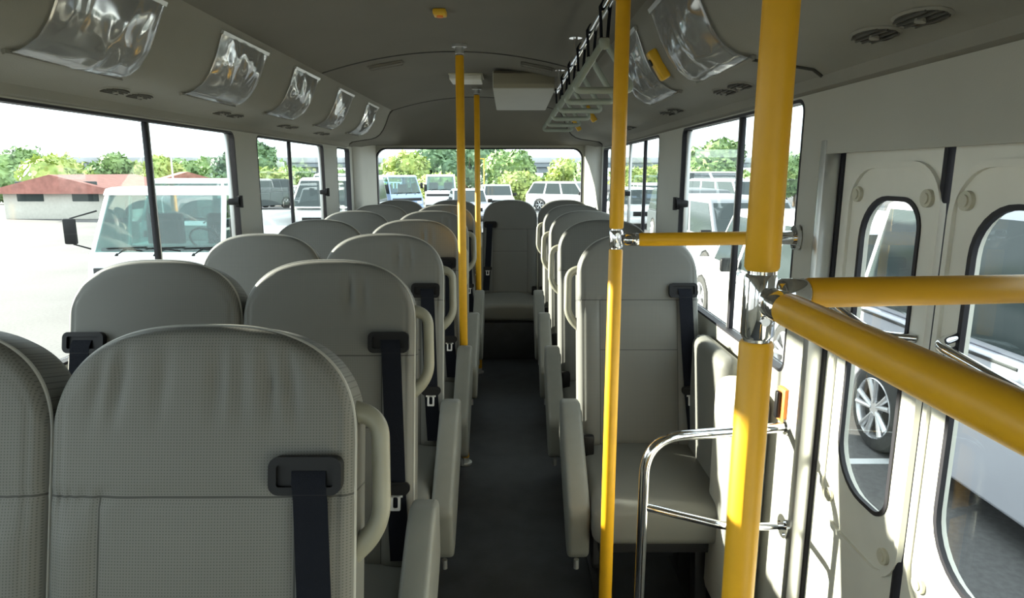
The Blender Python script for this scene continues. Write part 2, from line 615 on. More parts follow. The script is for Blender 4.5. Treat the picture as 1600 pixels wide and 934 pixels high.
def window(nm, wall, y0, y1, div=None, latch=None, bright=None):
    """side window: rubber frame, glass, dark divider, aluminium sash edge, latch"""
    s = -1 if wall == 'L' else 1
    xw = XL if s < 0 else XR
    r = tag(empty(nm, (xw, (y0 + y1) / 2, ZS)), kind='structure')
    def o(name, bm, mat):
        ob = obj(name, bm, mat, r)
        ob.matrix_parent_inverse = Matrix.Translation(-r.location)
        return ob
    b1 = bmesh.new()
    ring(b1, (y0, y1, ZS, ZT), .035, .008, xw - s * .001, xw + s * .034, 'x')
    o('window_frame', b1, M['rubber'])
    b1 = bmesh.new()
    rplate(b1, (y0 + .009, y1 - .009, ZS + .009, ZT - .009), .03, xw + s * .022, xw + s * .026, 'x')
    o('glass_pane', b1, M['glass'])
    if div:
        o('divider_bar', B(xw + s * .014, xw + s * .030, div - .008, div + .010, ZS + .008, ZT - .008, .004), M['rubber'])
        o('sash_channel', B(xw + s * .014, xw + s * .030, div + .011, div + .018, ZS + .008, ZT - .008, .002), M['alu'])
    if latch:
        ly, lz = latch
        o('sash_stile', B(xw + s * .012, xw + s * .030, ly - .002, ly + .008, ZS + .01, ZT - .01, .003), M['alu'])
        b1 = bmesh.new()
        box(b1, xw - s * .022, xw + s * .02, ly - .040, ly + .012, lz - .014, lz + .014, .005)
        disc(b1, (xw - s * .020, ly - .018, lz), .024, .016, 'x', n=16)
        tube(b1, [(xw - s * .03, ly - .02, lz - .026), (xw - s * .03, ly - .02, lz + .026)], .009, n=10)
        o('latch', b1, M['black'])
    return r
window('window_1', 'L', -1.75, -.60)
window('window_2', 'L', -.35, .90, .30)
window('window_3', 'L', 1.17, 2.92, 2.25, (2.885, 1.255))
window('window_4', 'L', 3.17, 4.30, 3.69, (4.27, 1.255))
window('window_5', 'L', 4.62, 4.99)
window('window_6', 'R', -1.75, -.10)
window('window_7', 'R', 1.60, 2.72, 2.08, (2.69, 1.255))
window('window_8', 'R', 3.13, 4.30, 3.55, (3.98, 1.255))
window('window_9', 'R', 4.62, 4.99)
def end_window(nm, y, hole, rr, s):
    r = tag(empty(nm, ((hole[0] + hole[1]) / 2, y, hole[2])), kind='structure')
    b1 = bmesh.new()
    ring(b1, hole, rr, .012, y + s * .006, y + s * .055, 'y', n=8)
    o = obj('window_frame', b1, M['rubber'], r); o.matrix_parent_inverse = Matrix.Translation(-r.location)
    b1 = bmesh.new()
    rplate(b1, (hole[0] + .01, hole[1] - .01, hole[2] + .01, hole[3] - .01), .08, y + s * .036, y + s * .040, 'y', n=8)
    o = obj('glass_pane', b1, M['glass'], r); o.matrix_parent_inverse = Matrix.Translation(-r.location)
end_window('window_10', Y1, (RWX[0], RWX[1], .86, 1.582), [.10, .10, .09, .09], 1)
end_window('window_11', Y0, (XL + .12, XR - .12, .95, 1.52), .10, -1)

bm = bmesh.new()
box(bm, XL + .037, XR - .037, 4.715, 4.735, .001, .285, .004)
struct('trim_19', bm, M['floor'])  # dark board added to black out the lit floor under the rear row
# lower wall panels, door post trims
bm = bmesh.new()
box(bm, XL, XL + .035, Y0, Y1, .02, .80, .012)
struct('trim_12', bm, M['wall'])
bm = bmesh.new()
box(bm, XR - .035, XR, 2.22, Y1, .02, .80, .012)
struct('trim_13', bm, M['wall'])
bm = bmesh.new()
box(bm, .628, XR - .001, 1.86, 2.20, .20, .835, .035, 4)
struct('trim_14', bm, M['fabric_plain'])
bm = bmesh.new()
box(bm, .600, XR - .001, 1.63, 1.85, .10, .80, .04, 4)
struct('trim_15', bm, M['wall'])
bm = bmesh.new()                                  # metal strip down the door post
box(bm, XR - .006, XR + .03, 1.466, 1.493, -.35, 1.45, .004)
struct('trim_16', bm, M['alu'])
bm = bmesh.new()                                  # raised door surround
ring(bm, (.60, 1.550, -.36, 1.475), .02, .055, XR - .004, XR + .01, 'x')
struct('trim_17', bm, M['wall'])

# ------------------------------------------------------------ folding door
def door_leaf(nm, y0, y1, gy0, gy1, rail):
    r = tag(empty(nm, (XR + .04, (y0 + y1) / 2, -.35)), kind='structure')
    X0 = XR + .035
    def o(name, bm, mat, label=None):
        ob = obj(name, bm, mat, r)
        ob.matrix_parent_inverse = Matrix.Translation(-r.location)
        if label: ob['label'] = label
        return ob
    b1 = bmesh.new()
    cell(b1, (y0, y1, -.345, 1.434), (gy0, gy1, .70, 1.335), [.05, .11, .09, .06], X0, X0 + .020, 'x', n=8)
    o('door_panel', b1, M['door'])
    b1 = bmesh.new()
    ring(b1, (gy0 - .055, gy1 + .055, .585, 1.40), .09, .012, X0 - .007, X0 + .004, 'x', n=8)
    o('pressed_rib', b1, M['door'])
    b1 = bmesh.new()
    ring(b1, (gy0, gy1, .70, 1.335), [.05, .11, .09, .06], .009, X0 - .003, X0 + .006, 'x', n=8)
    o('glass_gasket', b1, M['rubber'])
    b1 = bmesh.new()
    rplate(b1, (gy0 + .008, gy1 - .008, .708, 1.327), [.042, .102, .082, .052], X0 + .001, X0 + .005, 'x', n=8)
    o('glass_pane', b1, M['glass'])
    for yy in (y0 + .004 - .012, ):
        o('weather_strip', B(X0 - .004, X0 + .034, y0 - .010, y0 + .002, -.34, 1.43, .003), M['rubber'])
    for yy, zz in ((gy1 + .018, 1.335), (gy0 - .012, 1.335), ((gy0) - .008, .640), (gy1 + .012, .655)):
        b1 = bmesh.new()
        disc(b1, (X0 - .003, yy, zz), .016, .008, 'x')
        disc(b1, (X0 - .008, yy, zz), .010, .004, 'x')
        o('blanking_plug', b1, M['cream'])
    if rail:
        b1 = bmesh.new()
        for dz in (0, -.022):
            tube(b1, fillet([(X0, y1 - .06, 1.115 + dz), (X0 - .055, y1 - .09, 1.11 + dz), (X0 - .06, y0 + .05, 1.085 + dz), (X0, y0 + .02, 1.085 + dz)], .03), .008, n=12)
        o('grab_rail', b1, M['chrome'])
    return r
door_leaf('door_1', 1.122, 1.455, 1.165, 1.368, True)
door_leaf('door_2', .655, 1.098, .70, 1.035, True)
bm = bmesh.new()
box(bm, XR + .03, XR + .07, 1.458, 1.476, -.35, 1.445, .004)
box(bm, XR + .03, XR + .07, .62, 1.452, 1.434, 1.447, .003)
struct('trim_18', bm, M['rubber'])

# ------------------------------------------------------------ seats
HB, HW, DROP, TB = .765, .215, .170, .105
TILT = -R(13.5)                 # top leans towards the rear

def ztop(s):
    a = min(1.0, abs(s))
    return HB - DROP * (1 - (max(0.0, 1 - a ** 2.6)) ** (1 / 2.6))

WRK_FEW = [(.055, -.15, .0040), (.085, -.4, .0046)]
WRK = [(-.11, .8, .0040), (-.05, .5, .0030), (.02, .2, .0028), (.055, -.15, .0046), (.095, -.5, .0052), (.13, -.8, .0030), (-.15, .9, .003)]
def back_mesh(seed=0):
    rr = random.Random(seed)
    wr = [(x + rr.uniform(-.012, .012), sl, a * rr.uniform(.5, 1.25)) for x, sl, a in (WRK if seed in (10,) else WRK_FEW if seed in (11, 12) else [])]
    bm = bmesh.new()
    NS, NT = 72, 56
    rad = .022
    def depth(x, z, s):
        zt = ztop(s)
        e = 1e-3
        slope = (ztop(min(1, abs(s) + e)) - zt) / (e * HW)
        k = 1 / math.sqrt(1 + slope * slope)
        d = min(HW - abs(x), (zt - z) * k, z)
        d = max(0, d)
        edge = rad * (1 - math.sqrt(max(0, 1 - (1 - min(1, d / rad)) ** 2)))
        return edge, d
    def pos(i, j, front):
        s = math.sin((i / NS - .5) * PI)
        s = max(-1, min(1, s))
        x = s * HW
        t = j / NT
        t = 1 - (1 - t) ** 1.25
        z = t * ztop(s)
        e, d = depth(x, z, s)
        bulge = .008 * math.cos(x / HW * PI / 2) * math.sin(min(1, z / .5) * PI / 2)
        if front:
            y = -TB / 2 + e - bulge
            # stitched grooves
            y += .0035 * math.exp(-((z - .527) / .005) ** 2)
            if abs(x) < .137: y += .0025 * math.exp(-((z - .35) / .005) ** 2)
            if z < .527: y += .003 * math.exp(-((abs(x) - .137) / .005) ** 2)
            y += .0025 * math.exp(-((d - .020) / .004) ** 2)
            # side bolsters
            if abs(x) > .137 and z < .527: y -= .007 * math.sin(PI * min(1, (abs(x) - .137) / .07)) * min(1, (.527 - z) / .06) ** 2
            # folds fanning out from the top seam
            fall = math.exp(-((HB - .075 - z) / .050) ** 2) if z < HB - .075 else math.exp(-((z - HB + .075) / .04) ** 2)
            for wx, sl, a in wr:
                xc = wx + sl * .0 + (HB - .05 - z) * -.18 * sl
                y += 2.6 * a * fall * math.exp(-((x - xc) / .009) ** 2)
        else:
            y = TB / 2 - e
        return (x, y, z)
    F = [[bm.verts.new(pos(i, j, True)) for i in range(NS + 1)] for j in range(NT + 1)]
    K = [[bm.verts.new(pos(i, j, False)) for i in range(NS + 1)] for j in range(NT + 1)]
    for j in range(NT):
        for i in range(NS):
            bm.faces.new((F[j][i], F[j][i + 1], F[j + 1][i + 1], F[j + 1][i]))
            bm.faces.new((K[j][i], K[j + 1][i], K[j + 1][i + 1], K[j][i + 1]))
    loopF = F[0][:] + [F[j][NS] for j in range(1, NT + 1)] + F[NT][NS - 1::-1] + [F[j][0] for j in range(NT - 1, 0, -1)]
    loopK = K[0][:] + [K[j][NS] for j in range(1, NT + 1)] + K[NT][NS - 1::-1] + [K[j][0] for j in range(NT - 1, 0, -1)]
    n = len(loopF)
    for a in range(n):
        b_ = (a + 1) % n
        bm.faces.new((loopF[a], loopK[a], loopK[b_], loopF[b_]))
    bmesh.ops.remove_doubles(bm, verts=bm.verts, dist=1e-5)
    return bm

def seam_glint_mesh():
    """thin strip on the crown seam, its pale colour stands for sky light"""
    pts = []
    for k in range(61):
        s = math.sin((k / 60 - .5) * PI)
        pts.append((s * (HW - .001), -TB / 2 + .022, ztop(s) + .0005))
    pts = [(-HW + .001, -TB / 2 + .022, .10)] + pts + [(HW - .001, -TB / 2 + .022, .10)]
    return T(pts, .0034, n=8)

BACKS = {}
def seat_master(name, arm, belt, handle, seed):
    """origin: floor under the crown of the backrest. arm/handle/belt: -1, 0 or 1 = which side"""
    root = empty(name)
    rel = Matrix.Translation((0, -.02 - .765 * math.sin(R(13.5)) + TB / 2, .409)) @ Matrix.Rotation(TILT, 4, 'X')
    # crown front ends up close to y = 0
    def back_part(nm, bm, mat, parent=None, **k):
        o = obj(nm, bm, mat, root if parent is None else parent, **k)
        if parent is None:
            o.matrix_local = rel
        return o
    back = back_part('backrest', back_mesh(seed), M['fabric'], angle=60)
    back_part('seam_glint', seam_glint_mesh(), M['seam_glint'], back)
    # cushion
    bm = bmesh.new()
    box(bm, -HW, HW, -.62, -.14, .300, .430, .032, 5)
    bmesh.ops.subdivide_edges(bm, edges=[e for e in bm.edges if e.calc_length() > .2], cuts=8, use_grid_fill=True)
    for v in bm.verts:
        if v.co.z > .40:
            v.co.z += .012 * math.cos(v.co.x / HW * PI / 2) - .010 * max(0, (-.5 - v.co.y) / .12)
    obj('cushion', bm, M['fabric_plain'], root, angle=60)
    bm = bmesh.new()
    box(bm, -.19, .19, -.56, -.16, .245, .298, .008)
    box(bm, -.205, -.185, -.55, -.18, .20, .30, .004)
    box(bm, .185, .205, -.55, -.18, .20, .30, .004)
    obj('seat_frame', bm, M['steel'], root)
    for sx in (-1, 1):
        bm = bmesh.new()
        prism(bm, [(-.50, 0), (-.44, 0), (-.40, .25), (-.46, .25)], sx * .15 - .018, sx * .15 + .018, 'x', bev=.004)
        box(bm, sx * .15 - .03, sx * .15 + .03, -.53, -.20, 0, .012, .003)
        prism(bm, [(-.28, 0), (-.22, 0), (-.22, .25), (-.28, .25)], sx * .15 - .018, sx * .15 + .018, 'x', bev=.004)
        obj('leg', bm, M['steel'], root)
    if arm:
        s = arm
        poly = [(-.165, .600), (-.235, .612), (-.285, .590), (-.565, .400), (-.575, .372), (-.560, .235), (-.535, .215), (-.49, .225), (-.20, .42), (-.165, .46)]
        bm = bmesh.new()
        prism(bm, [(a, b_) for a, b_ in poly], s * (HW + .002), s * (HW + .068), 'x', bev=.013, seg=3)
        a_ = obj('armrest', bm, M['arm'], root, angle=50)
        bm = bmesh.new()
        disc(bm, (s * (HW + .040), -.55, .205), .008, .03, 'z', n=12)
        obj('latch_pin', bm, M['alu'], a_)
        bm = bmesh.new()
        disc(bm, (s * (HW + .001), -.21, .54), .03, .012, 'x')
        obj('pivot', bm, M['black'], root)
    if handle:
        s = handle
        zc, hh = .540, .098
        pts = fillet([(s * (HW - .012), .0, zc + hh), (s * (HW + .030), -.004, zc + hh - .004), (s * (HW + .034), -.004, zc - hh + .03), (s * (HW - .012), .0, zc - hh - .012)], .035, 10)
        n = len(pts)
        rad = [.0135 + .0045 * (abs(2 * i / (n - 1) - 1)) ** 3 for i in range(n)]
        back_part('grab_handle', T(pts, rad, n=16), M['handle'])
    if belt:
        s = belt
        gx, gz = s * .156, .560
        yf = -TB / 2 - .013
        bm = bmesh.new()
        rplate(bm, (gx - .048, gx + .048, gz - .024, gz + .024), .012, yf - .004, yf + .014, 'y')
        ring(bm, (gx - .050, gx + .050, gz - .026, gz + .026), .014, .011, yf - .011, yf + .004, 'y')
        gd = back_part('belt_guide', bm, M['black'])
        # webbing from the guide down to the cushion edge
        bm = bmesh.new()
        wdt = .0235
        path = [(gx + s * .004, yf - .0055, gz + .006), (gx + s * .006, yf - .0125, gz - .010), (gx + s * .008, yf - .010, gz - .035),
                (gx + s * .014, yf - .006, .38), (gx + s * .022, yf - .010, .20), (gx + s * .034, yf - .016, .035)]
        vs = []
        for (x, y, z) in path:
            vs.append([bm.verts.new((x - wdt, y, z)), bm.verts.new((x + wdt, y, z)), bm.verts.new((x + wdt, y + .002, z)), bm.verts.new((x - wdt, y + .002, z))])
        for a, b_ in zip(vs[:-1], vs[1:]):
            for k in range(4):
                bm.faces.new((a[k], a[(k + 1) % 4], b_[(k + 1) % 4], b_[k]))
        bm.faces.new(vs[0]); bm.faces.new(list(reversed(vs[-1])))
        strap = back_part('seat_belt', bm, M['web'], angle=40)
        tz = .205
        tx = gx + s * .022
        bm = bmesh.new()
        rplate(bm, (tx - .031, tx + .031, tz - .012, tz + .012), .009, yf - .022, yf - .008, 'y')
        ring(bm, (tx - .035, tx + .035, tz - .010, tz + .018), .013, .007, yf - .020, yf - .012, 'y')
        obj('tongue_grip', bm, M['black'], strap)
        bm = bmesh.new()
        ring(bm, (tx - .012, tx + .012, tz - .050, tz - .012), .003, .006, yf - .019, yf - .015, 'y')
        box(bm, tx - .017, tx + .017, yf - .019, yf - .015, tz - .018, tz - .010)
        obj('tongue_plate', bm, M['tongue'], strap)
        # buckle at the other hip
        bm = bmesh.new()
        box(bm, -s * .19 - .02, -s * .19 + .02, -.27, -.24, .425, .50, .008)
        obj('buckle', bm, M['black'], root)
    return root

SEATY = [.92, 1.636, 2.352, 3.068, 3.784, 4.50, 5.30]
XA, XW, XS = -.455, -.893, .440
masters = {}
def put_seat(key, args, loc, label, group=None):
    if key not in masters:
        o = seat_master('bus_seat', *args)
        masters[key] = o
    else:
        o = copy_tree(masters[key])
    o.location = loc
    tag(o, label, 'seat', group)
    return o
ordw = ['nearest', 'second', 'third', 'fourth', 'fifth', 'sixth', 'rearmost']
aisle_lab = [
    'large grey bus seat in the left foreground with loose wrinkled cover and belt guide',
    'grey aisle bus seat in the left block, directly behind the foreground seat',
    'grey aisle bus seat of the left block, third row, short of the first yellow pole',
    'grey aisle bus seat of the left block, fourth row, beside the first yellow pole',
    'grey aisle bus seat of the left block, fifth row, partly behind the first yellow pole',
    'grey aisle bus seat of the left block, sixth row, last before the rear bench row',
    'grey bus seat of the rear row, immediately left of the middle rear seat',
]
win_lab = [
    'grey window bus seat at the left edge beside the foreground seat',
    'grey window bus seat under the big left window, in the second row',
    'grey window bus seat of the left block, third row by the wide window pillar',
    'grey window bus seat of the left block, fourth row under the second left window',
    'grey window bus seat of the left block, fifth row near the second window latch',
    'grey window bus seat of the left block, sixth row by the small rear side window',
    'grey bus seat in the left corner of the rear row under the rear window',
]
right_lab = {
    2: 'grey single bus seat on the right, front of its row, behind the chrome guard rail',
    3: 'grey single bus seat on the right, second of its file, behind the front one',
    4: 'grey single bus seat on the right, third of its file from the door',
    5: 'grey single bus seat on the right, fourth of its file, before the rear row',
    6: 'grey bus seat in the right corner of the rear row under the rear window',
}
GA, GW, GR = 'aisle seats of the left block', 'window seats of the left block', 'single seats along the right wall'
for i, y in enumerate(SEATY):
    var = (0 if i == 0 else 1 + i % 2)
    if i == 6:
        put_seat('AB', (0, 1, 0, 15), (XA, y, 0), aisle_lab[i])
        put_seat('RB', (0, 1, 0, 16), (XS, y, 0), right_lab[i])
    else:
        put_seat('A%d' % var, (1, 1, 1, 10 + var), (-.438 if i == 0 else XA, y, 0), aisle_lab[i], GA)
    put_seat('W%d' % (i % 2), (0, -1, 0, 20 + i % 2), ((-.875, -.890)[i] if i < 2 else XW, y, 0), win_lab[i], GW)
    if 2 <= i < 6:
        put_seat('R%d' % (i % 2), (-1, 1, -1, 30 + i % 2), (.457 if i == 2 else XS, y, 0), right_lab[i], GR)
put_seat('C', (0, -1, 0, 40), (0.0, SEATY[6], 0), 'grey middle seat of the rear row facing straight down the dark aisle')

# ------------------------------------------------------------ yellow poles and rails
PR = .0185
def pole(name, x, y, zb, label, clamp=None, group=None, r=PR, joint=None):
    root = tag(empty(name, (x, y, zb)), label, 'pole', group)
    zt = ceil_z(x) if x > -.84 and x < .35 else 1.8
    def o(nm, bm, mat, par=None):
        ob = obj(nm, bm, mat, root)
        ob.matrix_parent_inverse = Matrix.Translation(-root.location)
        return ob
    segs = [(zb + .03, zt - .045)] if clamp is None else [(zb + .03, clamp[0]), (clamp[1], zt - .045)]
    for a, b_ in segs:
        pts = [(x, y, a), (x, y, a + .004), (x, y, b_ - .004), (x, y, b_)]
        o('foam_sleeve', T(pts, [r - .002, r, r, r - .002], n=28), M['yellow'])
    o('steel_tube', T([(x, y, zb), (x, y, zt - .002)], r * .80, n=24), M['chrome'])
    if clamp:
        bm = bmesh.new()
        a, b_ = clamp
        m_ = (a + b_) / 2
        tube(bm, [(x, y, a + .004), (x, y, a + .008), (x, y, b_ - .008), (x, y, b_ - .004)], [r * .86, r * .97, r * .97, r * .86], n=28)
        disc(bm, (x, y - r * .95, m_ + .012), .005, .010, 'y', n=10)
        disc(bm, (x, y - r * .95, m_ - .014), .005, .010, 'y', n=10)
        o('clamp', bm, M['chrome'])
    for zz, nm in ((zt - .006, 'ceiling_flange'), (zb + .006, 'floor_flange')):
        bm = bmesh.new()
        disc(bm, (x, y, zz), .032, .010, 'z')
        disc(bm, (x, y, zz + (-.018 if zz > 1 else .018)), r * 1.02, .028, 'z')
        o(nm, bm, M['alu'])
    return root

AX, AY = .283, .725
BX, BY = .264, 1.62
pole('grab_pole', AX, AY, 0, 'thick yellow pole nearest the camera at the right, with chrome clamp carrying two rails', (1.190, 1.272), r=.0190)
pole('grab_pole', BX, BY, 0, 'slimmer yellow pole before the right front seat with a short horizontal rail', (1.192, 1.243), r=.0175)
pole('grab_pole', -.216, 2.935, 0, 'tall yellow pole standing left of the aisle, the nearer of two')
pole('grab_pole', -.215, 4.385, 0, 'yellow pole left of the aisle near the rear, the farther of two')

def rail(name, p, q, label, r=.0175, flange=None):
    p, q = Vector(p), Vector(q)
    d = (q - p).normalized()
    root = tag(empty(name, p), label, 'handrail')
    def o(nm, bm, mat):
        ob = obj(nm, bm, mat, root)
        ob.matrix_parent_inverse = Matrix.Translation(-root.location)
    o('foam_sleeve', T([p + d * .05, p + d * .054, q - d * .034, q - d * .03], [r - .002, r, r, r - .002], n=28), M['yellow'])
    o('steel_tube', T([p + d * .012, q], r * .72, n=20), M['chrome'])
    o('tee_clamp', T([p + d * .014, p + d * .02, p + d * .046, p + d * .052], [r * .75, r * .98, r * .98, r * .8], n=24), M['chrome'])
    bm = bmesh.new()
    if flange:
        tube(bm, [q - d * .012, q - d * .002], .030, n=24)
        tube(bm, [q - d * .045, q - d * .012], r * 1.02, n=24)
        for a in range(3):
            ang = a * 2 * PI / 3 + .5
            side = Vector((-d.y, d.x, 0)).normalized()
            c = q - d * .012 + (side * math.cos(ang) + Vector((0, 0, 1)) * math.sin(ang)) * .022
            tube(bm, [c, c - d * .004], .004, n=8)
        o('wall_flange', bm, M['chrome'])
    return root
rail('yellow_handrail', (BX + .006, BY, 1.215), (XR - .001, 1.575, 1.225), 'thin yellow horizontal rail from the slimmer pole to the right wall', .0165, True)
rail('yellow_handrail', (AX + .004, AY - .010, 1.240), (.318, -.40, 1.235), 'yellow rail running from the near pole clamp towards the camera')
rail('yellow_handrail', (AX + .008, AY + .006, 1.244), (XR - .001, .79, 1.240), 'yellow rail from the near pole clamp across to the door side', .0175, True)
# partition post that ends the fore-and-aft rail
pole('grab_pole', .318, -.425, 0, 'yellow pole behind the camera position at the end of the long rail')

# chrome guard rail at the step well
root = tag(empty('guard_rail', (.325, 1.475, 0)), 'chrome tubular guard rail around the step well before the right front seat', 'guard rail')
def gr(nm, bm, mat):
    ob = obj(nm, bm, mat, root)
    ob.matrix_parent_inverse = Matrix.Translation(-root.location)
gr('rail_tube', T(fillet([(.326, 1.472, .012), (.326, 1.472, .752), (XR - .002, 1.545, .752)], .095, 14), .0125, n=20), M['chrome'])
gr('cross_bar', T(fillet([(.328, 1.472, .575), (.52, 1.43, .545), (XR - .002, 1.51, .500)], .03, 6), .0095, n=16), M['chrome'])
bm = bmesh.new(); disc(bm, (XR - .006, 1.51, .500), .030, .010, 'x')
for a in range(3):
    disc(bm, (XR - .012, 1.51 + .02 * math.cos(a * 2.1), .5 + .02 * math.sin(a * 2.1)), .004, .004, 'x', n=8)
gr('wall_flange', bm, M['chrome'])
bm = bmesh.new(); disc(bm, (XR - .006, 1.545, .752), .020, .010, 'x')
gr('wall_flange', bm, M['chrome'])
bm = bmesh.new(); disc(bm, (.326, 1.472, .0065), .035, .010, 'z')
gr('floor_flange', bm, M['chrome'])

# orange marked emergency handle box on the door post
root = tag(empty('emergency_handle', (XR, 1.60, .79)), 'small black and orange emergency handle on the wall above the chrome rail', 'handle')
o = obj('backplate', B(-.012, 0, -.022, .022, -.045, .045, .004), M['orange'], root)
o = obj('lever', B(-.024, -.012, -.006, .012, -.035, .035, .004), M['black'], root)
root.location = (XR - .0005, 1.575, .80)

# ------------------------------------------------------------ overhead chrome rail and hanging straps
HX, HZ = .233, 1.775
def hz(x): return ceil_z(x)
root = tag(empty('overhead_rail', (HX, 2.2, HZ)), 'chrome overhead handrail along the right of the ceiling carrying the straps', 'handrail')
def oh(nm, bm, mat):
    ob = obj(nm, bm, mat, root)
    ob.matrix_parent_inverse = Matrix.Translation(-root.location)
oh('rail_tube', T([(HX, -.6, HZ), (HX, 3.40, HZ)], .011, n=18), M['chrome'])
bm = bmesh.new()
tube(bm, fillet([(HX, 3.40, HZ), (HX, 3.44, HZ), (HX, 3.44, hz(HX) - .002)], .02, 6), .011, n=16)
oh('end_bend', bm, M['chrome'])
for yy in (-.4, .55, 1.55, 2.45, 3.2):
    bm = bmesh.new()
    tube(bm, [(HX, yy, HZ), (HX, yy, hz(HX) - .002)], .008, n=12)
    disc(bm, (HX, yy, hz(HX) - .004), .024, .006, 'z')
    tube(bm, [(HX, yy - .016, HZ), (HX, yy + .016, HZ)], .0165, n=16)
    oh('bracket', bm, M['chrome'])
def strap_master():
    root = empty('hanging_strap')
    bm = bmesh.new()
    for sx in (-1, 1):
        tube(bm, [(sx * .003, .0, .016), (sx * .0125, -.002, .0), (sx * .010, -.002, -.03), (sx * .007, 0, -.085)], .0042, n=8)
    tube(bm, [(.004, 0, .0165), (-.004, 0, .0165)], .0042, n=8)
    obj('strap', bm, M['web'], root)
    tube_pts = [(0, 0, -.075), (-.075, 0, -.195), (.075, 0, -.195)]
    pts = []
    V3 = [Vector(p) for p in tube_pts]
    for i in range(3):
        a, b_, c = V3[i - 1], V3[i], V3[(i + 1) % 3]
        d1 = (a - b_).normalized(); d2 = (c - b_).normalized()
        for k in range(7):
            t = k / 6
            pts.append((b_ + d1 * .022) * (1 - t) ** 2 + b_ * 2 * t * (1 - t) + (b_ + d2 * .022) * t * t)
    bm = bmesh.new()
    n = 12
    rings = []
    m = len(pts)
    for i, p in enumerate(pts):
        t = (pts[(i + 1) % m] - pts[i - 1]).normalized()
        nn = Vector((0, 1, 0)); bb = t.cross(nn)
        rings.append([bm.verts.new(p + nn * .008 * math.cos(2 * PI * k / n) + bb * .0085 * math.sin(2 * PI * k / n)) for k in range(n)])
    for i in range(m):
        for k in range(n):
            bm.faces.new((rings[i][k], rings[i][(k + 1) % n], rings[(i + 1) % m][(k + 1) % n], rings[(i + 1) % m][k]))
    obj('triangular_grip', bm, M['grip'], root)
    bm = bmesh.new()
    box(bm, -.014, .014, -.010, .010, -.098, -.070, .006)
    obj('grip_ferrule', bm, M['grip'], root)
    return root
st = strap_master()
slab = ['pale triangular strap handle on the chrome ceiling rail, nearest one beside the slim yellow pole',
        'pale triangular strap handle, second along the chrome ceiling rail',
        'pale triangular strap handle, third along the chrome ceiling rail',
        'pale triangular strap handle, fourth along the chrome ceiling rail',
        'pale triangular strap handle, fifth along the chrome ceiling rail',
        'pale triangular strap handle at the far end of the chrome ceiling rail']
for i, yy in enumerate((1.70, 1.97, 2.25, 2.58, 2.92, 3.27)):
    o = st if i == 0 else copy_tree(st)
    o.location = (HX, yy, HZ + .001)
    o.rotation_euler = (0, 0, rnd.uniform(-.12, .12))
    tag(o, slab[i], 'strap handle', 'strap handles on the overhead rail')

# ------------------------------------------------------------ ceiling fittings
bm = bmesh.new()
XB0, XB1 = -.09, .238
prism(bm, [(3.52, hz(0) - .004), (3.52, hz(0) - .082), (3.535, hz(0) - .094), (4.50, hz(0) - .114), (4.51, hz(0) - .004)], XB0, XB1, 'x', bev=.006)
root = tag(empty('ceiling_console', (.07, 3.46, 1.86)), 'cream box mounted under the ceiling between the yellow poles and straps', 'ceiling box')
o = obj('housing', bm, M['wall'], root); o.matrix_parent_inverse = Matrix.Translation(-root.location)
bm = bmesh.new()
prism(bm, [(3.515, hz(0) - .008), (3.500, hz(0) - .020), (3.496, hz(0) - .072), (3.507, hz(0) - .090), (3.519, hz(0) - .092), (3.519, hz(0) - .008)], XB0 + .004, XB1 - .004, 'x', bev=.003)
o = obj('front_cover', bm, M['cover'], root); o.matrix_parent_inverse = Matrix.Translation(-root.location)

def ceiling_lamp(x, y, wx, wy, th, label, mat, group=None, nm='dome_lamp'):
    z = hz(x)
    root = tag(empty(nm, (x, y, z)), label, 'ceiling lamp', group)
    sl = math.atan(-.186 * (x - XC) / .36)
    root.rotation_euler = (0, -sl, 0)
    obj('lamp_base', B(-wx / 2, wx / 2, -wy / 2, wy / 2, -.008, -.0005, .003), M['cream'] if mat is M['white'] else mat, root)
    obj('lens', B(-wx / 2 + .006, wx / 2 - .006, -wy / 2 + .006, wy / 2 - .006, -.008 - th, -.006, .008, 3), mat, root)
ceiling_lamp(-.245, 3.85, .19, .22, .028, 'white rectangular ceiling lamp beside the top of the farther yellow pole', M['white'])
ceiling_lamp(-.59, 3.25, .17, .07, .004, 'flat slim ceiling lamp left of the nearer yellow pole', M['ceil'], 'flush ceiling lamps')
ceiling_lamp(.13, 3.25, .16, .07, .004, 'flat slim ceiling lamp above the cream ceiling box', M['ceil'], 'flush ceiling lamps')
root = tag(empty('stop_button', (-.235, 2.33, hz(-.235))), 'small yellow stop button on the middle of the ceiling', 'button')
obj('button_housing', B(-.022, .022, -.028, .028, -.020, -.0005, .005), M['yplast'], root)
bm = bmesh.new(); disc(bm, (0, -.002, -.022), .011, .006, 'z')
obj('push_button', bm, M['orange'], root)

# the drum shaped face of the ducts, by distance t (0..1) from the ceiling edge down to its lower bend
def duct_at(side, t):
    P = [Vector((x_, 0, z_)) for x_, z_ in DUCT[1:8]]
    L = [0]
    for p, q in zip(P[:-1], P[1:]):
        L.append(L[-1] + (q - p).length)
    d = max(0, min(1, t)) * L[-1]
    for k in range(len(P) - 1):
        if d <= L[k + 1] + 1e-9:
            break
    f = (d - L[k]) / (L[k + 1] - L[k])
    p = P[k].lerp(P[k + 1], f)
    # smooth normal
    def seg_n(i):
        i = max(0, min(len(P) - 2, i))
        e = (P[i + 1] - P[i]).normalized()
        return Vector((-e.z, 0, e.x))
    n = (seg_n(k) + (seg_n(k + 1) - seg_n(k)) * max(0, f - .5) + (seg_n(k - 1) - seg_n(k)) * max(0, .5 - f)).normalized()
    if n.x < 0:
        n = -n
    if side > 0:
        p = Vector((2 * XC - p.x, 0, p.z)); n = Vector((-n.x, 0, n.z))
    return p, n

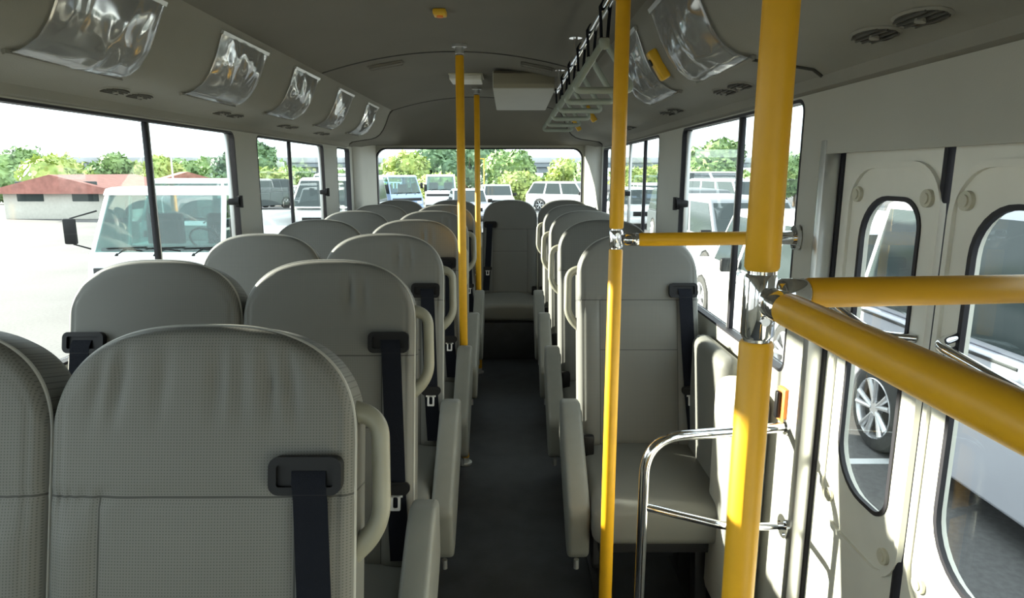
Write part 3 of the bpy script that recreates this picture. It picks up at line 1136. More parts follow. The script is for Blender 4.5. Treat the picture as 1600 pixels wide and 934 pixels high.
def pouch(side, y0, y1, label, seed, group):
    rr = random.Random(seed)
    W = y1 - y0
    p0, n0 = duct_at(side, 0)
    org = Vector((p0.x, (y0 + y1) / 2, p0.z))
    root = empty('clear_pocket', org)
    tag(root, label, 'pocket', group)
    NXp, NYp = 44, 34
    folds = [(rr.uniform(-.8, .8), rr.uniform(-.7, .8), rr.uniform(0, PI), rr.uniform(.002, .006), rr.uniform(.010, .028)) for _ in range(15)]
    def surf(u, v, off):
        p, n = duct_at(side, .03 + .97 * (1 - (v + 1) / 2))
        return Vector((p.x, (y0 + y1) / 2 + u * W / 2, p.z)) + n * off - org
    bm = bmesh.new()
    G = []
    for j in range(NYp + 1):
        v = -1 + 2 * j / NYp
        row = []
        for i in range(NXp + 1):
            u = -1 + 2 * i / NXp
            z = .007 + .012 * (1 - u * u) * (1 - v * v)
            edge = (1 - u ** 8) * (1 - v ** 8)
            for fx, fy, an, am, wd in folds:
                dd = ((u - fx) * W / 2 * math.cos(an) + (v - fy) * .12 * math.sin(an))
                al = (-(u - fx) * W / 2 * math.sin(an) + (v - fy) * .12 * math.cos(an))
                z += edge * am * math.exp(-(dd / wd) ** 2) * math.exp(-(al / .07) ** 2)
            row.append(bm.verts.new(surf(u * (1 - .03 * (1 - v * v)), v, z)))
        G.append(row)
    for j in range(NYp):
        for i in range(NXp):
            bm.faces.new((G[j][i], G[j][i + 1], G[j + 1][i + 1], G[j + 1][i]))
    sh = obj('vinyl_sheet', bm, M['vinyl'], root, angle=180)
    sm = sh.modifiers.new('thickness', 'SOLIDIFY')
    sm.thickness = .0008
    def strip(nm, v, wd, mat, ext):
        bm = bmesh.new()
        rows = []
        for uu in (-1, 1):
            q = []
            for dv, off in ((-wd, .0008), (wd, .0008), (wd, .010), (-wd, .010)):
                q.append(bm.verts.new(surf(uu * (1 + ext), v + dv, off)))
            rows.append(q)
        for k in range(4):
            bm.faces.new((rows[0][k], rows[0][(k + 1) % 4], rows[1][(k + 1) % 4], rows[1][k]))
        bm.faces.new(rows[0]); bm.faces.new(list(reversed(rows[1])))
        obj(nm, bm, mat, root)
    strip('top_strip', .95, .045, M['alu'], 0)
    strip('bottom_strip', -.96, .035, M['duct'], .05)
GP = 'clear poster pockets on the left duct'
pl = ['clear vinyl pocket nearest the camera in the top left corner',
      'large clear vinyl pocket above the wide left pillar, largest one wholly in view there',
      'clear vinyl pocket above the second left window, third from the rear',
      'clear vinyl pocket above the second left window, second from the rear',
      'small clear vinyl pocket nearest the rear left corner']
for i, (a, b_) in enumerate(((1.38, 1.76), (2.09, 2.47), (2.77, 3.11), (3.46, 3.78), (4.14, 4.47))):
    pouch(-1, a, b_, pl[i], 50 + i, GP)
pouch(1, 1.44, 1.83, 'clear vinyl pocket on the right duct between the two near yellow poles', 71, 'clear poster pockets on the right duct')
pouch(1, 2.03, 2.42, 'clear vinyl pocket on the right duct just right of the slim yellow pole', 72, 'clear poster pockets on the right duct')

def buzzer(y, label):
    p, n = duct_at(1, .56)
    root = empty('stop_buzzer')
    xa = Vector((0, -1, 0)); up = n.cross(xa)
    m = Matrix((xa, up, n)).transposed().to_4x4()
    m.translation = Vector((p.x, y, p.z))
    root.matrix_world = m
    tag(root, label, 'button', 'yellow stop buzzers on the right duct')
    obj('button_housing', B(-.018, .018, -.045, .045, -.004, .024, .007, 3), M['yplast'], root)
    bm = bmesh.new(); disc(bm, (0, .016, .025), .010, .006, 'z')
    obj('push_button', bm, M['black'], root)
buzzer(1.93, 'yellow stop buzzer between the two clear pockets on the right')
buzzer(3.50, 'yellow stop buzzer behind the strap handles, the nearer of the two')
buzzer(4.25, 'yellow stop buzzer behind the strap handles, the farther one')

def vent_master():
    root = empty('air_vent')
    for k, yy in enumerate((-.062, .062)):
        bm = bmesh.new()
        n = 28
        lo, li, lb = [], [], []
        for i in range(n):
            a = 2 * PI * i / n
            lo.append(bm.verts.new((.034 * math.cos(a), yy + .056 * math.sin(a), .0)))
            li.append(bm.verts.new((.029 * math.cos(a), yy + .050 * math.sin(a), -.003)))
        for i in range(n):
            j = (i + 1) % n
            bm.faces.new((lo[i], lo[j], li[j], li[i]))
        bezel = obj('bezel', bm, M['duct'], root)
        bm = bmesh.new()
        vs = [bm.verts.new((.030 * math.cos(2 * PI * i / n), yy + .051 * math.sin(2 * PI * i / n), -.0015)) for i in range(n)]
        bm.faces.new(vs)
        for q in (-.018, -.006, .006, .018):
            L = .050 * math.sqrt(1 - (q / .030) ** 2)
            box(bm, q - .0012, q + .0012, yy - L, yy + L, -.006, -.0018, mi=0)
        obj('louvre', bm, M['vent'], root)
        bm = bmesh.new()
        disc(bm, (0, yy, -.006), .008, .005, 'z', n=14)
        obj('vent_knob', bm, M['duct'], root)
    return root
vm = vent_master()
vl = [(-1, .60, 'pair of oval air vents under the left duct at the edge of the view'),
      (-1, 1.97, 'pair of oval air vents above the first left window, left of the largest clear pocket'),
      (-1, 2.66, 'pair of oval air vents below the largest left clear pocket'),
      (-1, 3.36, 'pair of oval air vents above the second left window, nearer pair'),
      (-1, 3.95, 'pair of oval air vents above the second left window, farther pair'),
      (1, 1.085, 'pair of large oval air vents above the door'),
      (1, 1.86, 'pair of oval air vents between the near thick pole and the clear pocket'),
      (1, 2.54, 'pair of oval air vents above the first right window'),
      (1, 3.45, 'pair of oval air vents above the farther right window')]
for i, (s, yy, lab) in enumerate(vl):
    o = vm if i == 0 else copy_tree(vm)
    cx = -1.108 if s < 0 else 2 * XC + 1.108
    sl = math.atan2(.015, .095)
    o.location = (cx, yy, 1.6058)
    o.rotation_euler = (0, -sl if s < 0 else sl, 0)
    tag(o, lab, 'air vent', 'air vents under the ducts')

# ------------------------------------------------------------ outside: ground, vehicles, trees, viaduct
GZ = -.72
def gz(y):
    return GZ - max(0, y - 38) * .034
bm = bmesh.new()
ys = [-120, -40, 0, 20, 38, 60, 90, 130, 400]
xs = [-300, -60, -20, 0, 20, 60, 300]
G = [[bm.verts.new((x, y, GZ - (min(max(0, y - 38), 60) * .034))) for x in xs] for y in ys]
for j in range(len(ys) - 1):
    for i in range(len(xs) - 1):
        bm.faces.new((G[j][i], G[j][i + 1], G[j + 1][i + 1], G[j + 1][i]))
struct('ground', bm, M['asphalt'])
# painted bay line on the lot
bm = bmesh.new()
for yy in (4.45,):
    box(bm, 1.7, 4.2, yy, yy + .09, GZ + .001, GZ + .004)
tag(obj('parking_line', bm, M['wpaint']), 'thin white painted bay line on the asphalt seen through the door glass', 'road marking')

def gzc(y):
    return GZ - min(max(0, y - 38), 60) * .034

def wheel_mesh(rad=.32, wd=.20, detail=True):
    """tyre and rim, axle along x, outer face at -x"""
    bt = bmesh.new()
    prof = [(-wd / 2, rad * .70), (-wd / 2 - .004, rad * .80), (-wd / 2 + .01, rad * .95), (-wd / 2 + .04, rad), (wd / 2 - .04, rad), (wd / 2 - .01, rad * .95), (wd / 2, rad * .70)]
    n = 40
    rings = [[bt.verts.new((x, r * math.cos(2 * PI * k / n), r * math.sin(2 * PI * k / n))) for k in range(n)] for x, r in prof]
    for a, b_ in zip(rings[:-1], rings[1:]):
        for k in range(n):
            bt.faces.new((a[k], a[(k + 1) % n], b_[(k + 1) % n], b_[k]))
    br = bmesh.new()
    # rim barrel
    prof = [(-wd / 2 - .002, rad * .71), (-wd / 2 - .008, rad * .69), (-wd / 2 + .02, rad * .65), (wd / 2 - .02, rad * .62), (wd / 2, rad * .70)]
    rings = [[br.verts.new((x, r * math.cos(2 * PI * k / n), r * math.sin(2 * PI * k / n))) for k in range(n)] for x, r in prof]
    for a, b_ in zip(rings[:-1], rings[1:]):
        for k in range(n):
            br.faces.new((a[k], a[(k + 1) % n], b_[(k + 1) % n], b_[k]))
    tube(br, [(-wd / 2 + .005, 0, 0), (-wd / 2 + .05, 0, 0)], rad * .17, n=20)
    ns = 5 if detail else 6
    for k in range(ns):
        for off in ((-.16, .16) if detail else (0,)):
            a = 2 * PI * k / ns + off * .55
            a2 = 2 * PI * k / ns + off * 1.3 + (.14 if detail else 0)
            c1 = Vector((-wd / 2 + .018, math.cos(a) * rad * .12, math.sin(a) * rad * .12))
            c2 = Vector((-wd / 2 + .006, math.cos(a2) * rad * .68, math.sin(a2) * rad * .68))
            tube(br, [c1, (c1 + c2) / 2, c2], [rad * .055, rad * .06, rad * .075], n=8)
    bd = bmesh.new()
    tube(bd, [(-wd / 2 + .055, 0, 0), (-wd / 2 + .065, 0, 0)], rad * .64, n=n)
    return bt, br, bd

_wheels = {}
def add_wheel(root, x, y, rad, outer, detail=False):
    key = (round(rad, 2), detail)
    if key not in _wheels:
        a, b_, c = wheel_mesh(rad, .19, detail)
        w0 = obj('wheel', a, M['tyre'], root)
        r0 = obj('rim', b_, M['alloy'], w0)
        d0 = obj('brake_disc', c, M['steel'], w0)
        _wheels[key] = (w0.data, r0.data, d0.data)
        wo = w0
    else:
        md = _wheels[key]
        wo = link(bpy.data.objects.new('wheel', md[0]), root)
        link(bpy.data.objects.new('rim', md[1]), wo)
        link(bpy.data.objects.new('brake_disc', md[2]), wo)
    wo.location = (x, y, rad)
    if outer > 0:
        wo.rotation_euler = (0, 0, PI)
    return wo

def car(name, label, cat, x, y, rz, L, W, H, kind, paint, group=None, mirrors=True, detail=False, beltz=None, wheelpos=None, mirror_back=0.0, cuts=None):
    """vehicle built round its own origin on the ground, nose towards -y"""
    root = tag(empty(name, (x, y, gzc(y)), rz), label, cat, group)
    rw = .31 if H < 1.6 else .33
    hb = beltz or (.56 * H)
    y0, y1 = -L / 2, L / 2
    wf, wr = (y0 + .17 * L, y1 - .19 * L) if kind != 'van' else (y0 + .16 * L, y1 - .20 * L)
    if wheelpos: wf, wr = wheelpos
    cl = .20
    def arch(cy):
        return [(cy + (rw + .06) * math.cos(R(a)), rw + (rw + .06) * math.sin(R(a))) for a in (190, 165, 140, 115, 90, 65, 40, 15, -10)][::1]
    if kind == 'sedan':
        top = [(y1, .45 * hb), (y1 - .02, hb * .98), (y1 - .10, hb), (y1 - .20 * L, hb + .03), (y0 + .30 * L, hb), (y0 + .06 * L, hb * .86), (y0 + .01, hb * .70), (y0, .45 * hb)]
        gh = [(y1 - .16 * L, hb), (y1 - .30 * L, H - .03), (y1 - .38 * L, H), (y0 + .46 * L, H), (y0 + .42 * L, H - .04), (y0 + .27 * L, hb)]
    elif kind == 'suv':
        top = [(y1, .45 * hb), (y1, hb), (y0 + .28 * L, hb), (y0 + .05 * L, hb * .93), (y0 + .01, hb * .82), (y0, .45 * hb)]
        gh = [(y1 - .01, hb), (y1 - .09 * L, H - .03), (y1 - .15 * L, H), (y0 + .40 * L, H), (y0 + .36 * L, H - .04), (y0 + .25 * L, hb)]
    else:
        top = [(y1, .45 * hb), (y1, hb), (y0 + .14 * L, hb), (y0 + .02 * L, hb * .90), (y0 + .005, hb * .78), (y0, .45 * hb)]
        gh = [(y1 - .01, hb), (y1 - .04 * L, H - .05), (y1 - .08 * L, H), (y0 + .25 * L, H), (y0 + .21 * L, H - .05), (y0 + .06 * L, hb)]
    bottom = [(y0, cl + .05), (y0 + .03, cl)] + [(wf - (rw + .06), cl)] + [(wf + (rw + .06) * math.cos(R(a)), rw * .9 + (rw + .05) * math.sin(R(a))) for a in (150, 120, 90, 60, 30)] + [(wf + (rw + .06), cl)] \
        + [(wr - (rw + .06), cl)] + [(wr + (rw + .06) * math.cos(R(a)), rw * .9 + (rw + .05) * math.sin(R(a))) for a in (150, 120, 90, 60, 30)] + [(wr + (rw + .06), cl)] + [(y1 - .03, cl), (y1, cl + .05)]
    poly = bottom + top
    bm = bmesh.new()
    prism(bm, poly, -W / 2, W / 2, 'x')
    # greenhouse with tumblehome: lofted
    ti = .10
    def gx(z): return W / 2 - .02 - ti * (z - hb) / (H - hb)
    la = [bm.verts.new((-gx(z), yy, z)) for yy, z in gh]
    ra = [bm.verts.new((gx(z), yy, z)) for yy, z in gh]
    bm.faces.new(la); bm.faces.new(list(reversed(ra)))
    for i in range(len(gh)):
        j = (i + 1) % len(gh)
        bm.faces.new((la[i], ra[i], ra[j], la[j]))
    body = obj('body', bm, paint, root, angle=40)
    bv = body.modifiers.new('soft_edges', 'BEVEL'); bv.width = .03; bv.segments = 3; bv.limit_method = 'ANGLE'; bv.angle_limit = R(35)
    # windows: lifted 4 mm off the body
    def quad(nm, pts, th=.006, mat=M['carglass']):
        bm = bmesh.new()
        vs = [Vector(p) for p in pts]
        n_ = (vs[1] - vs[0]).cross(vs[2] - vs[0]).normalized()
        a = [bm.verts.new(v - n_ * th) for v in vs]; b_ = [bm.verts.new(v + n_ * th) for v in vs]
        bm.faces.new(a); bm.faces.new(list(reversed(b_)))
        for i in range(len(a)):
            j = (i + 1) % len(a)
            bm.faces.new((a[i], a[j], b_[j], b_[i]))
        return obj(nm, bm, mat, root, smooth=False)
    fA, fT = gh[-1], gh[-2]
    rA, rT = gh[0], gh[1]
    def lerp(a, b_, t): return (a[0] + (b_[0] - a[0]) * t, a[1] + (b_[1] - a[1]) * t)
    p0 = lerp(fA, fT, .06); p1 = lerp(fA, fT, .94)
    quad('windscreen', [(-gx(p0[1]) + .07, p0[0], p0[1]), (gx(p0[1]) - .07, p0[0], p0[1]), (gx(p1[1]) - .06, p1[0], p1[1]), (-gx(p1[1]) + .06, p1[0], p1[1])], .010)
    p0 = lerp(rA, rT, .12); p1 = lerp(rA, rT, .9)
    quad('rear_window', [(-gx(p0[1]) + .10, p0[0], p0[1]), (gx(p0[1]) - .10, p0[0], p0[1]), (gx(p1[1]) - .08, p1[0], p1[1]), (-gx(p1[1]) + .08, p1[0], p1[1])], .010)
    zb_, zt_ = hb + .04, H - .09
    def yf(z):
        t = (z - fA[1]) / (fT[1] - fA[1]); return fA[0] + (fT[0] - fA[0]) * t
    def yr(z):
        t = (z - rA[1]) / (rT[1] - rA[1]); return rA[0] + (rT[0] - rA[0]) * t
    a_b, a_t = yf(zb_) + .09, yf(zt_) + .08
    r_b, r_t = yr(zb_) - .08, yr(zt_) - .08
    cuts = cuts or [.0, .36, .69, 1.0] if kind != 'sedan' else [.0, .48, 1.0]
    for s in (-1, 1):
        for c0, c1 in zip(cuts[:-1], cuts[1:]):
            g0, g1 = (c0 + .018 if c0 > 0 else 0), (c1 - .018 if c1 < 1 else 1)
            xb, xt = s * (gx(zb_)), s * (gx(zt_))
            quad('side_window', [(xb, a_b + (r_b - a_b) * g0, zb_), (xb, a_b + (r_b - a_b) * g1, zb_), (xt, a_t + (r_t - a_t) * g1, zt_), (xt, a_t + (r_t - a_t) * g0, zt_)], .008)
    # lights, grille, bumper, plate
    for s in (-1, 1):
        obj('headlight', B(s * (W / 2 - .36), s * (W / 2 - .03), y0 - .012, y0 + .06, hb * .66, hb * .84, .02), M['lamp'], root)
    obj('grille', B(-W * .24, W * .24, y0 - .014, y0 + .03, hb * .58, hb * .78, .01), M['black'], root)
    obj('bumper', B(-W / 2 + .01, W / 2 - .01, y0 - .05, y0 + .05, cl + .02, hb * .50, .04, 3), paint, root)
    obj('number_plate', B(-.17, .17, y0 - .058, y0 - .048, hb * .34, hb * .34 + .12, .003), M['wpaint'], root)
    obj('rear_bumper', B(-W / 2 + .01, W / 2 - .01, y1 - .05, y1 + .04, cl + .02, hb * .50, .04, 3), paint, root)
    if mirrors:
        for s in (-1, 1):
            bm = bmesh.new()
            box(bm, s * (W / 2 - .01), s * (W / 2 + .20), a_b + mirror_back + .01, a_b + mirror_back + .09, hb + .0, hb + .17, .03, 3)
            obj('mirror', bm, M['black'] if paint is not M['dpaint'] else paint, root)
    for yy in (wf, wr):
        for s in (-1, 1):
            add_wheel(root, s * (W / 2 - .085), yy, rw, s, detail)
    if detail:
        for s in (-1, 1):
            obj('door_handle', B(s * (W / 2), s * (W / 2 + .03), -.25, -.07, hb - .14, hb - .11, .008), M['chrome'], root)
            obj('sliding_track', B(s * (W / 2 - .002), s * (W / 2 + .006), .2, y1 - .15, hb - .05, hb - .03, .002), M['steel'], root)
    return root

def cab_truck(label, x, y, rz, paint, hollow=True, W=1.70, H=1.97, group=None, bed='flat', scale=1.0):
    """forward-control light truck, nose towards -y, see-through cab"""
    root = tag(empty('cab_truck', (x, y, gzc(y)), rz), label, 'truck', group)
    root.scale = (scale,) * 3
    hb = 1.12
    w2 = W / 2
    D = 1.55
    # cab shell: lower box
    bm = bmesh.new()
    prism(bm, [(0, .45), (.0, .80), (.05, hb - .06), (.10, hb), (D, hb), (D, .45), (.86, .42), (.82, .68), (.62, .78), (.42, .68), (.38, .42)], -w2, w2, 'x')
    # roof
    prism(bm, [(.40, H - .10), (.46, H - .02), (.60, H), (D - .08, H), (D, H - .07), (D, H - .10), (.44, H - .105)], -w2 + .06, w2 - .06, 'x')
    # pillars
    for s in (-1, 1):
        tube(bm, [(s * (w2 - .035), .11, hb - .02), (s * (w2 - .105), .43, H - .10)], .034, n=8)
        tube(bm, [(s * (w2 - .035), D - .05, hb - .02), (s * (w2 - .105), D - .06, H - .08)], .045, n=8)
        tube(bm, [(s * (w2 - .035), .92, hb - .02), (s * (w2 - .105), .94, H - .10)], .022, n=8)
    cell(bm, (-w2 + .07, w2 - .07, hb, H - .08), (-w2 + .22, w2 - .22, hb + .22, H - .15), .04, D - .05, D - .01, 'y')
    body = obj('cab_body', bm, paint, root, angle=40)
    bv = body.modifiers.new('soft_edges', 'BEVEL'); bv.width = .02; bv.segments = 2; bv.limit_method = 'ANGLE'; bv.angle_limit = R(40)
    # interior
    obj('dashboard', B(-w2 + .09, w2 - .09, .16, .42, hb - .10, hb + .05, .03), M['seatdark'], root)
    for s in (-1, 1):
        obj('cab_seat', B(s * .42 - .25, s * .42 + .25, 1.08, 1.22, hb - .10, hb + .42, .05, 3), M['seatdark'], root)
    bm = bmesh.new()
    n = 20
    pts = [(.42 + .19 * math.cos(2 * PI * k / n), .50 + .10 * math.sin(2 * PI * k / n), hb + .12 - .15 * math.sin(2 * PI * k / n)) for k in range(n + 1)]
    tube(bm, pts, .014, n=8)
    obj('steering_wheel', bm, M['black'], root)
    # windscreen
    def slab(nm, pts, mat, th=.004):
        bm = bmesh.new()
        vs = [Vector(p) for p in pts]
        n_ = (vs[1] - vs[0]).cross(vs[2] - vs[0]).normalized()
        a = [bm.verts.new(v - n_ * th) for v in vs]; b_ = [bm.verts.new(v + n_ * th) for v in vs]
        bm.faces.new(a); bm.faces.new(list(reversed(b_)))
        for i in range(len(a)):
            j = (i + 1) % len(a)
            bm.faces.new((a[i], a[j], b_[j], b_[i]))
        return obj(nm, bm, mat, root, smooth=False)
    slab('windscreen', [(-w2 + .03, .095, hb - .02), (w2 - .03, .095, hb - .02), (w2 - .10, .425, H - .09), (-w2 + .10, .425, H - .09)], M['tglass'])
    for s in (-1, 1):
        slab('side_window', [(s * (w2 - .03), .13, hb), (s * (w2 - .03), D - .06, hb), (s * (w2 - .10), D - .06, H - .10), (s * (w2 - .10), .44, H - .10)], M['tglass'])
    # wipers
    for k, wx in enumerate((-.50, -.02, .46)):
        bm = bmesh.new()
        tube(bm, [(wx, .080, hb - .035), (wx + .10, .105, hb + .045), (wx + .30, .100, hb + .015)], .009, n=6)
        tube(bm, [(wx - .14, .105, hb + .045), (wx + .36, .112, hb + .060)], .007, n=6)
        tube(bm, [(wx, .06, hb - .05), (wx, .09, hb - .03)], .022, n=10)
        obj('wiper', bm, M['black'], root)
    obj('front_garnish', B(-w2 + .08, w2 - .08, -.012, .02, .80, .93, .012), M['steel'], root)
    obj('bumper', B(-w2 + .0, w2 - .0, -.09, .06, .32, .56, .04, 3), paint, root)
    for s in (-1, 1):
        obj('headlight', B(s * (w2 - .34), s * (w2 - .04), -.02, .04, .62, .78, .02), M['lamp'], root)
        bm = bmesh.new()
        tube(bm, [(s * (w2 - .02), .16, hb + .02), (s * (w2 + .16), .06, hb + .10), (s * (w2 + .17), .06, hb + .42), (s * (w2 - .02), .30, hb + .50)], .011, n=8)
        box(bm, s * (w2 + .10), s * (w2 + .26), .03, .07, hb + .10, hb + .42, .02)
        obj('mirror', bm, M['black'], root)
    L = 4.4
    obj('chassis', B(-.40, .40, .3, L, .36, .52, .01), M['steel'], root)
    bm = bmesh.new()
    if bed == 'flat':
        box(bm, -w2 - .02, w2 + .02, D + .10, L, .66, .74, .01)
        for s in (-1, 1):
            box(bm, s * (w2 - .01), s * (w2 + .02), D + .10, L, .74, 1.10, .01)
        box(bm, -w2, w2, D + .10, D + .13, .74, 1.10, .01)
        box(bm, -w2, w2, L - .03, L, .74, 1.10, .01)
    else:
        box(bm, -w2 - .02, w2 + .02, D + .10, L, .66, .74, .01)
        for s in (-1, 1):
            for k in range(9):
                yy = D + .12 + k * (L - D - .16) / 8
                box(bm, s * w2 - .02, s * w2 + .02, yy - .03, yy + .03, .74, 1.62)
            for zz in (.95, 1.25, 1.58):
                box(bm, s * w2 - .015, s * w2 + .015, D + .10, L, zz, zz + .05)
    obj('load_bed', bm, paint, root)
    for yy in (.62, L - .85):
        for s in (-1, 1):
            add_wheel(root, s * (w2 - .10), yy, .33, s)
    return root

# left of the bus
cab_truck('white light truck facing the bus outside the first left window, large windscreen with three wipers', -4.42, 8.05, 0, M['wpaint'], H=1.91)
cab_truck('white light truck parked farther back just right of the large truck windscreen', -6.75, 13.4, 0, M['wpaint'], bed='flat')
car('station_wagon', 'dark grey off-road car beyond the second left window', 'car', -14.9, 39.0, R(-24), 4.4, 1.75, 1.75, 'suv', M['dpaint'])
car('parked_car', 'small white car right of the dark off-road car', 'car', -15.9, 48.0, R(-14), 4.0, 1.65, 1.50, 'suv', M['wpaint'])
car('passenger_van', 'white van facing the bus behind the second left window latch', 'van', -5.3, 20.8, R(-3), 4.7, 1.85, 1.95, 'van', M['wpaint'])
car('passenger_van', 'pale van seen through the small rear side window on the left', 'van', -7.2, 28.5, 0, 4.8, 1.85, 2.05, 'van', M['spaint'])
# behind the bus
cab_truck('blue and white stake bed truck left of centre through the rear window', -4.75, 30.5, R(40), M['bpaint'], bed='stake')
cab_truck('white cab truck beside the blue truck through the rear window', -3.85, 36.5, R(4), M['wpaint'], bed='flat')
car('parked_car', 'silver sedan between the two yellow poles through the rear window', 'car', -1.95, 30.5, R(10), 4.3, 1.65, 1.35, 'sedan', M['spaint'])
car('parked_car', 'white sedan facing the bus just above the middle rear seat', 'car', -.75, 38.5, R(4), 4.5, 1.72, 1.42, 'sedan', M['wpaint'])
car('parked_car', 'small white car behind the right shoulder of the middle rear seat', 'car', 1.45, 66, R(3), 4.2, 1.65, 1.45, 'sedan', M['wpaint'])
car('parked_car', 'dark grey car parked next to the small far white car', 'car', 3.6, 69, R(-4), 4.2, 1.65, 1.50, 'sedan', M['gpaint'])
car('passenger_van', 'white wagon seen side-on at the right end of the rear window', 'van', 3.3, 36.5, R(62), 4.6, 1.7, 1.60, 'suv', M['wpaint'])
# right of the bus
car('parked_car', 'dark minivan through the farther right window beside its pillar', 'car', 5.4, 19.6, 0, 4.3, 1.7, 1.62, 'van', M['dpaint'])
car('parked_car', 'white hatchback through the farther right window', 'car', 5.0, 26.5, R(0), 4.0, 1.65, 1.50, 'suv', M['wpaint'])
car('parked_car', 'long roofed white wagon beyond the white hatchback', 'car', 7.2, 33.5, R(0), 4.4, 1.7, 1.55, 'van', M['wpaint'])
car('minibus', 'white minibus with a row of small windows under the tree at the right', 'bus', 12.2, 41.0, R(75), 6.0, 1.9, 2.25, 'van', M['wpaint'])
car('passenger_van', 'silver roofed van behind the dark one through the first right window', 'van', 8.6, 25.5, R(10), 4.8, 1.8, 1.85, 'van', M['spaint'])
car('passenger_van', 'dark grey van behind the large white car at the right window latch', 'van', 4.45, 13.6, R(2), 4.4, 1.75, 1.62, 'van', M['gpaint'])
car('parked_car', 'large bright white car close outside the first right window', 'car', 3.60, 7.62, PI, 4.6, 1.78, 1.66, 'suv', M['wpaint'], detail=True, mirror_back=.88, cuts=[.0, .27, .62, 1.0])
car('passenger_van', 'silver van with alloy wheel close outside the folding door', 'van', 3.68, 3.22, 0, 3.95, 1.80, 1.92, 'van', M['spaint'], detail=True, wheelpos=(-1.30, 1.50))

# trees
def tree(label, x, y, h, wd, mat, seed, group, low=.0, n=1400, leaf=.16, name='broadleaf_tree'):
    rr = random.Random(seed)
    gzv = gzc(y)
    root = tag(empty(name, (x, y, gzv)), label, 'tree', group)
    bm = bmesh.new()
    blobs = []
    k = 9
    for i in range(k):
        a = rr.uniform(0, 2 * PI); q = rr.uniform(.1, .62)
        zz = h * (low + (1 - low) * rr.uniform(.30, .80))
        rad = wd * .5 * rr.uniform(.36, .55)
        blobs.append((Vector((math.cos(a) * q * wd * .5, math.sin(a) * q * wd * .5, zz)), rad))
    blobs.append((Vector((0, 0, h - wd * .24)), wd * .24))
    for c, rad in blobs:
        c.z = min(c.z, h - rad * .8)
        r_ = bmesh.ops.create_icosphere(bm, subdivisions=2, radius=1, matrix=Matrix.Translation(c) @ Matrix.Diagonal((rad * .86, rad * .86, rad * .74, 1)))
        for v in r_['verts']:
            v.co += (v.co - c) * rr.uniform(-.16, .12)
    for i in range(n):
        c, rad = blobs[rr.randrange(len(blobs))]
        d = Vector((rr.gauss(0, 1), rr.gauss(0, 1), rr.gauss(0, 1))).normalized()
        p = c + Vector((d.x * rad, d.y * rad, d.z * rad * .85)) * rr.uniform(.85, 1.16)
        if p.z < .15: continue
        u = Vector((rr.gauss(0, 1), rr.gauss(0, 1), rr.gauss(0, 1))).normalized()
        v = u.cross(d).normalized() if abs(u.dot(d)) < .95 else Vector((1, 0, 0))
        s = leaf * rr.uniform(.6, 1.5)
        bm.faces.new([bm.verts.new(p + q) for q in (u * s, v * s * .6, -u * s, -v * s * .6)])
    obj('crown', bm, mat, root, smooth=False)
    bm = bmesh.new()
    tube(bm, [(0, 0, 0), (.04 * h * rr.uniform(-1, 1), 0, h * .35), (0, 0, h * .7)], [.028 * h, .02 * h, .008 * h], n=8)
    for q in range(4):
        a = q * 1.6 + rr.random()
        tube(bm, [(0, 0, h * .3), (math.cos(a) * wd * .25, math.sin(a) * wd * .25, h * .62)], [.012 * h, .004 * h], n=6)
    obj('trunk', bm, M['bark'], root)
    return root

GT = 'trees round the parking lot'
def px(xp, yy):       # bearing of a picture column at distance yy
    return (xp - 800) / 1018 * yy
# (column, distance, height above ground, width, material)
def place_tree(xp, Y, top_px, wpx, mat, seed, label, low=0, n=2200, leaf=.24):
    Y = Y + (seed % 3) * 7
    x = px(xp, Y)
    top = EYE + (269 - top_px) / 1018 * Y * 1.02
    h = top - gzc(Y)
    tree(label, x, Y, h, 1.25 * wpx / 1018 * Y, mat, seed, GT, low, n, leaf)
rear_specs = [
    (645, 60, 236, 66, 'leaf_y', 'pale yellow-green tree above the blue truck'),
    (612, 66, 258, 44, 'leaf_m', 'low green tree at the left end of the rear window'),
    (690, 74, 214, 80, 'leaf_d', 'tall dark tree left of the nearer yellow pole'),
    (735, 78, 208, 76, 'leaf_d', 'tall dark tree behind both far yellow poles'),
    (768, 76, 220, 56, 'leaf_d', 'dark tree right of the farther yellow pole'),
    (795, 62, 238, 62, 'leaf_m', 'bright green tree right of centre above the white sedan'),
    (823, 66, 246, 40, 'leaf_m', 'mid green tree in front of the viaduct'),
    (700, 44, 273, 70, 'leaf_y', 'low yellow-green bush behind the white cab truck'),
    (812, 58, 268, 56, 'leaf_y', 'low yellow-green bush beside the small far cars'),
    (862, 78, 268, 40, 'leaf_m', 'low green bush between far cars and right wagon'),
    (888, 60, 250, 54, 'leaf_y', 'yellow-green tree at the right end of the rear window'),
    (918, 64, 246, 46, 'leaf_m', 'green tree at the rear right pillar'),
]
for i, (a, Y, t, wpx, mt, lb) in enumerate(rear_specs):
    place_tree(a, Y, t, wpx, M[mt], 100 + i, lb)
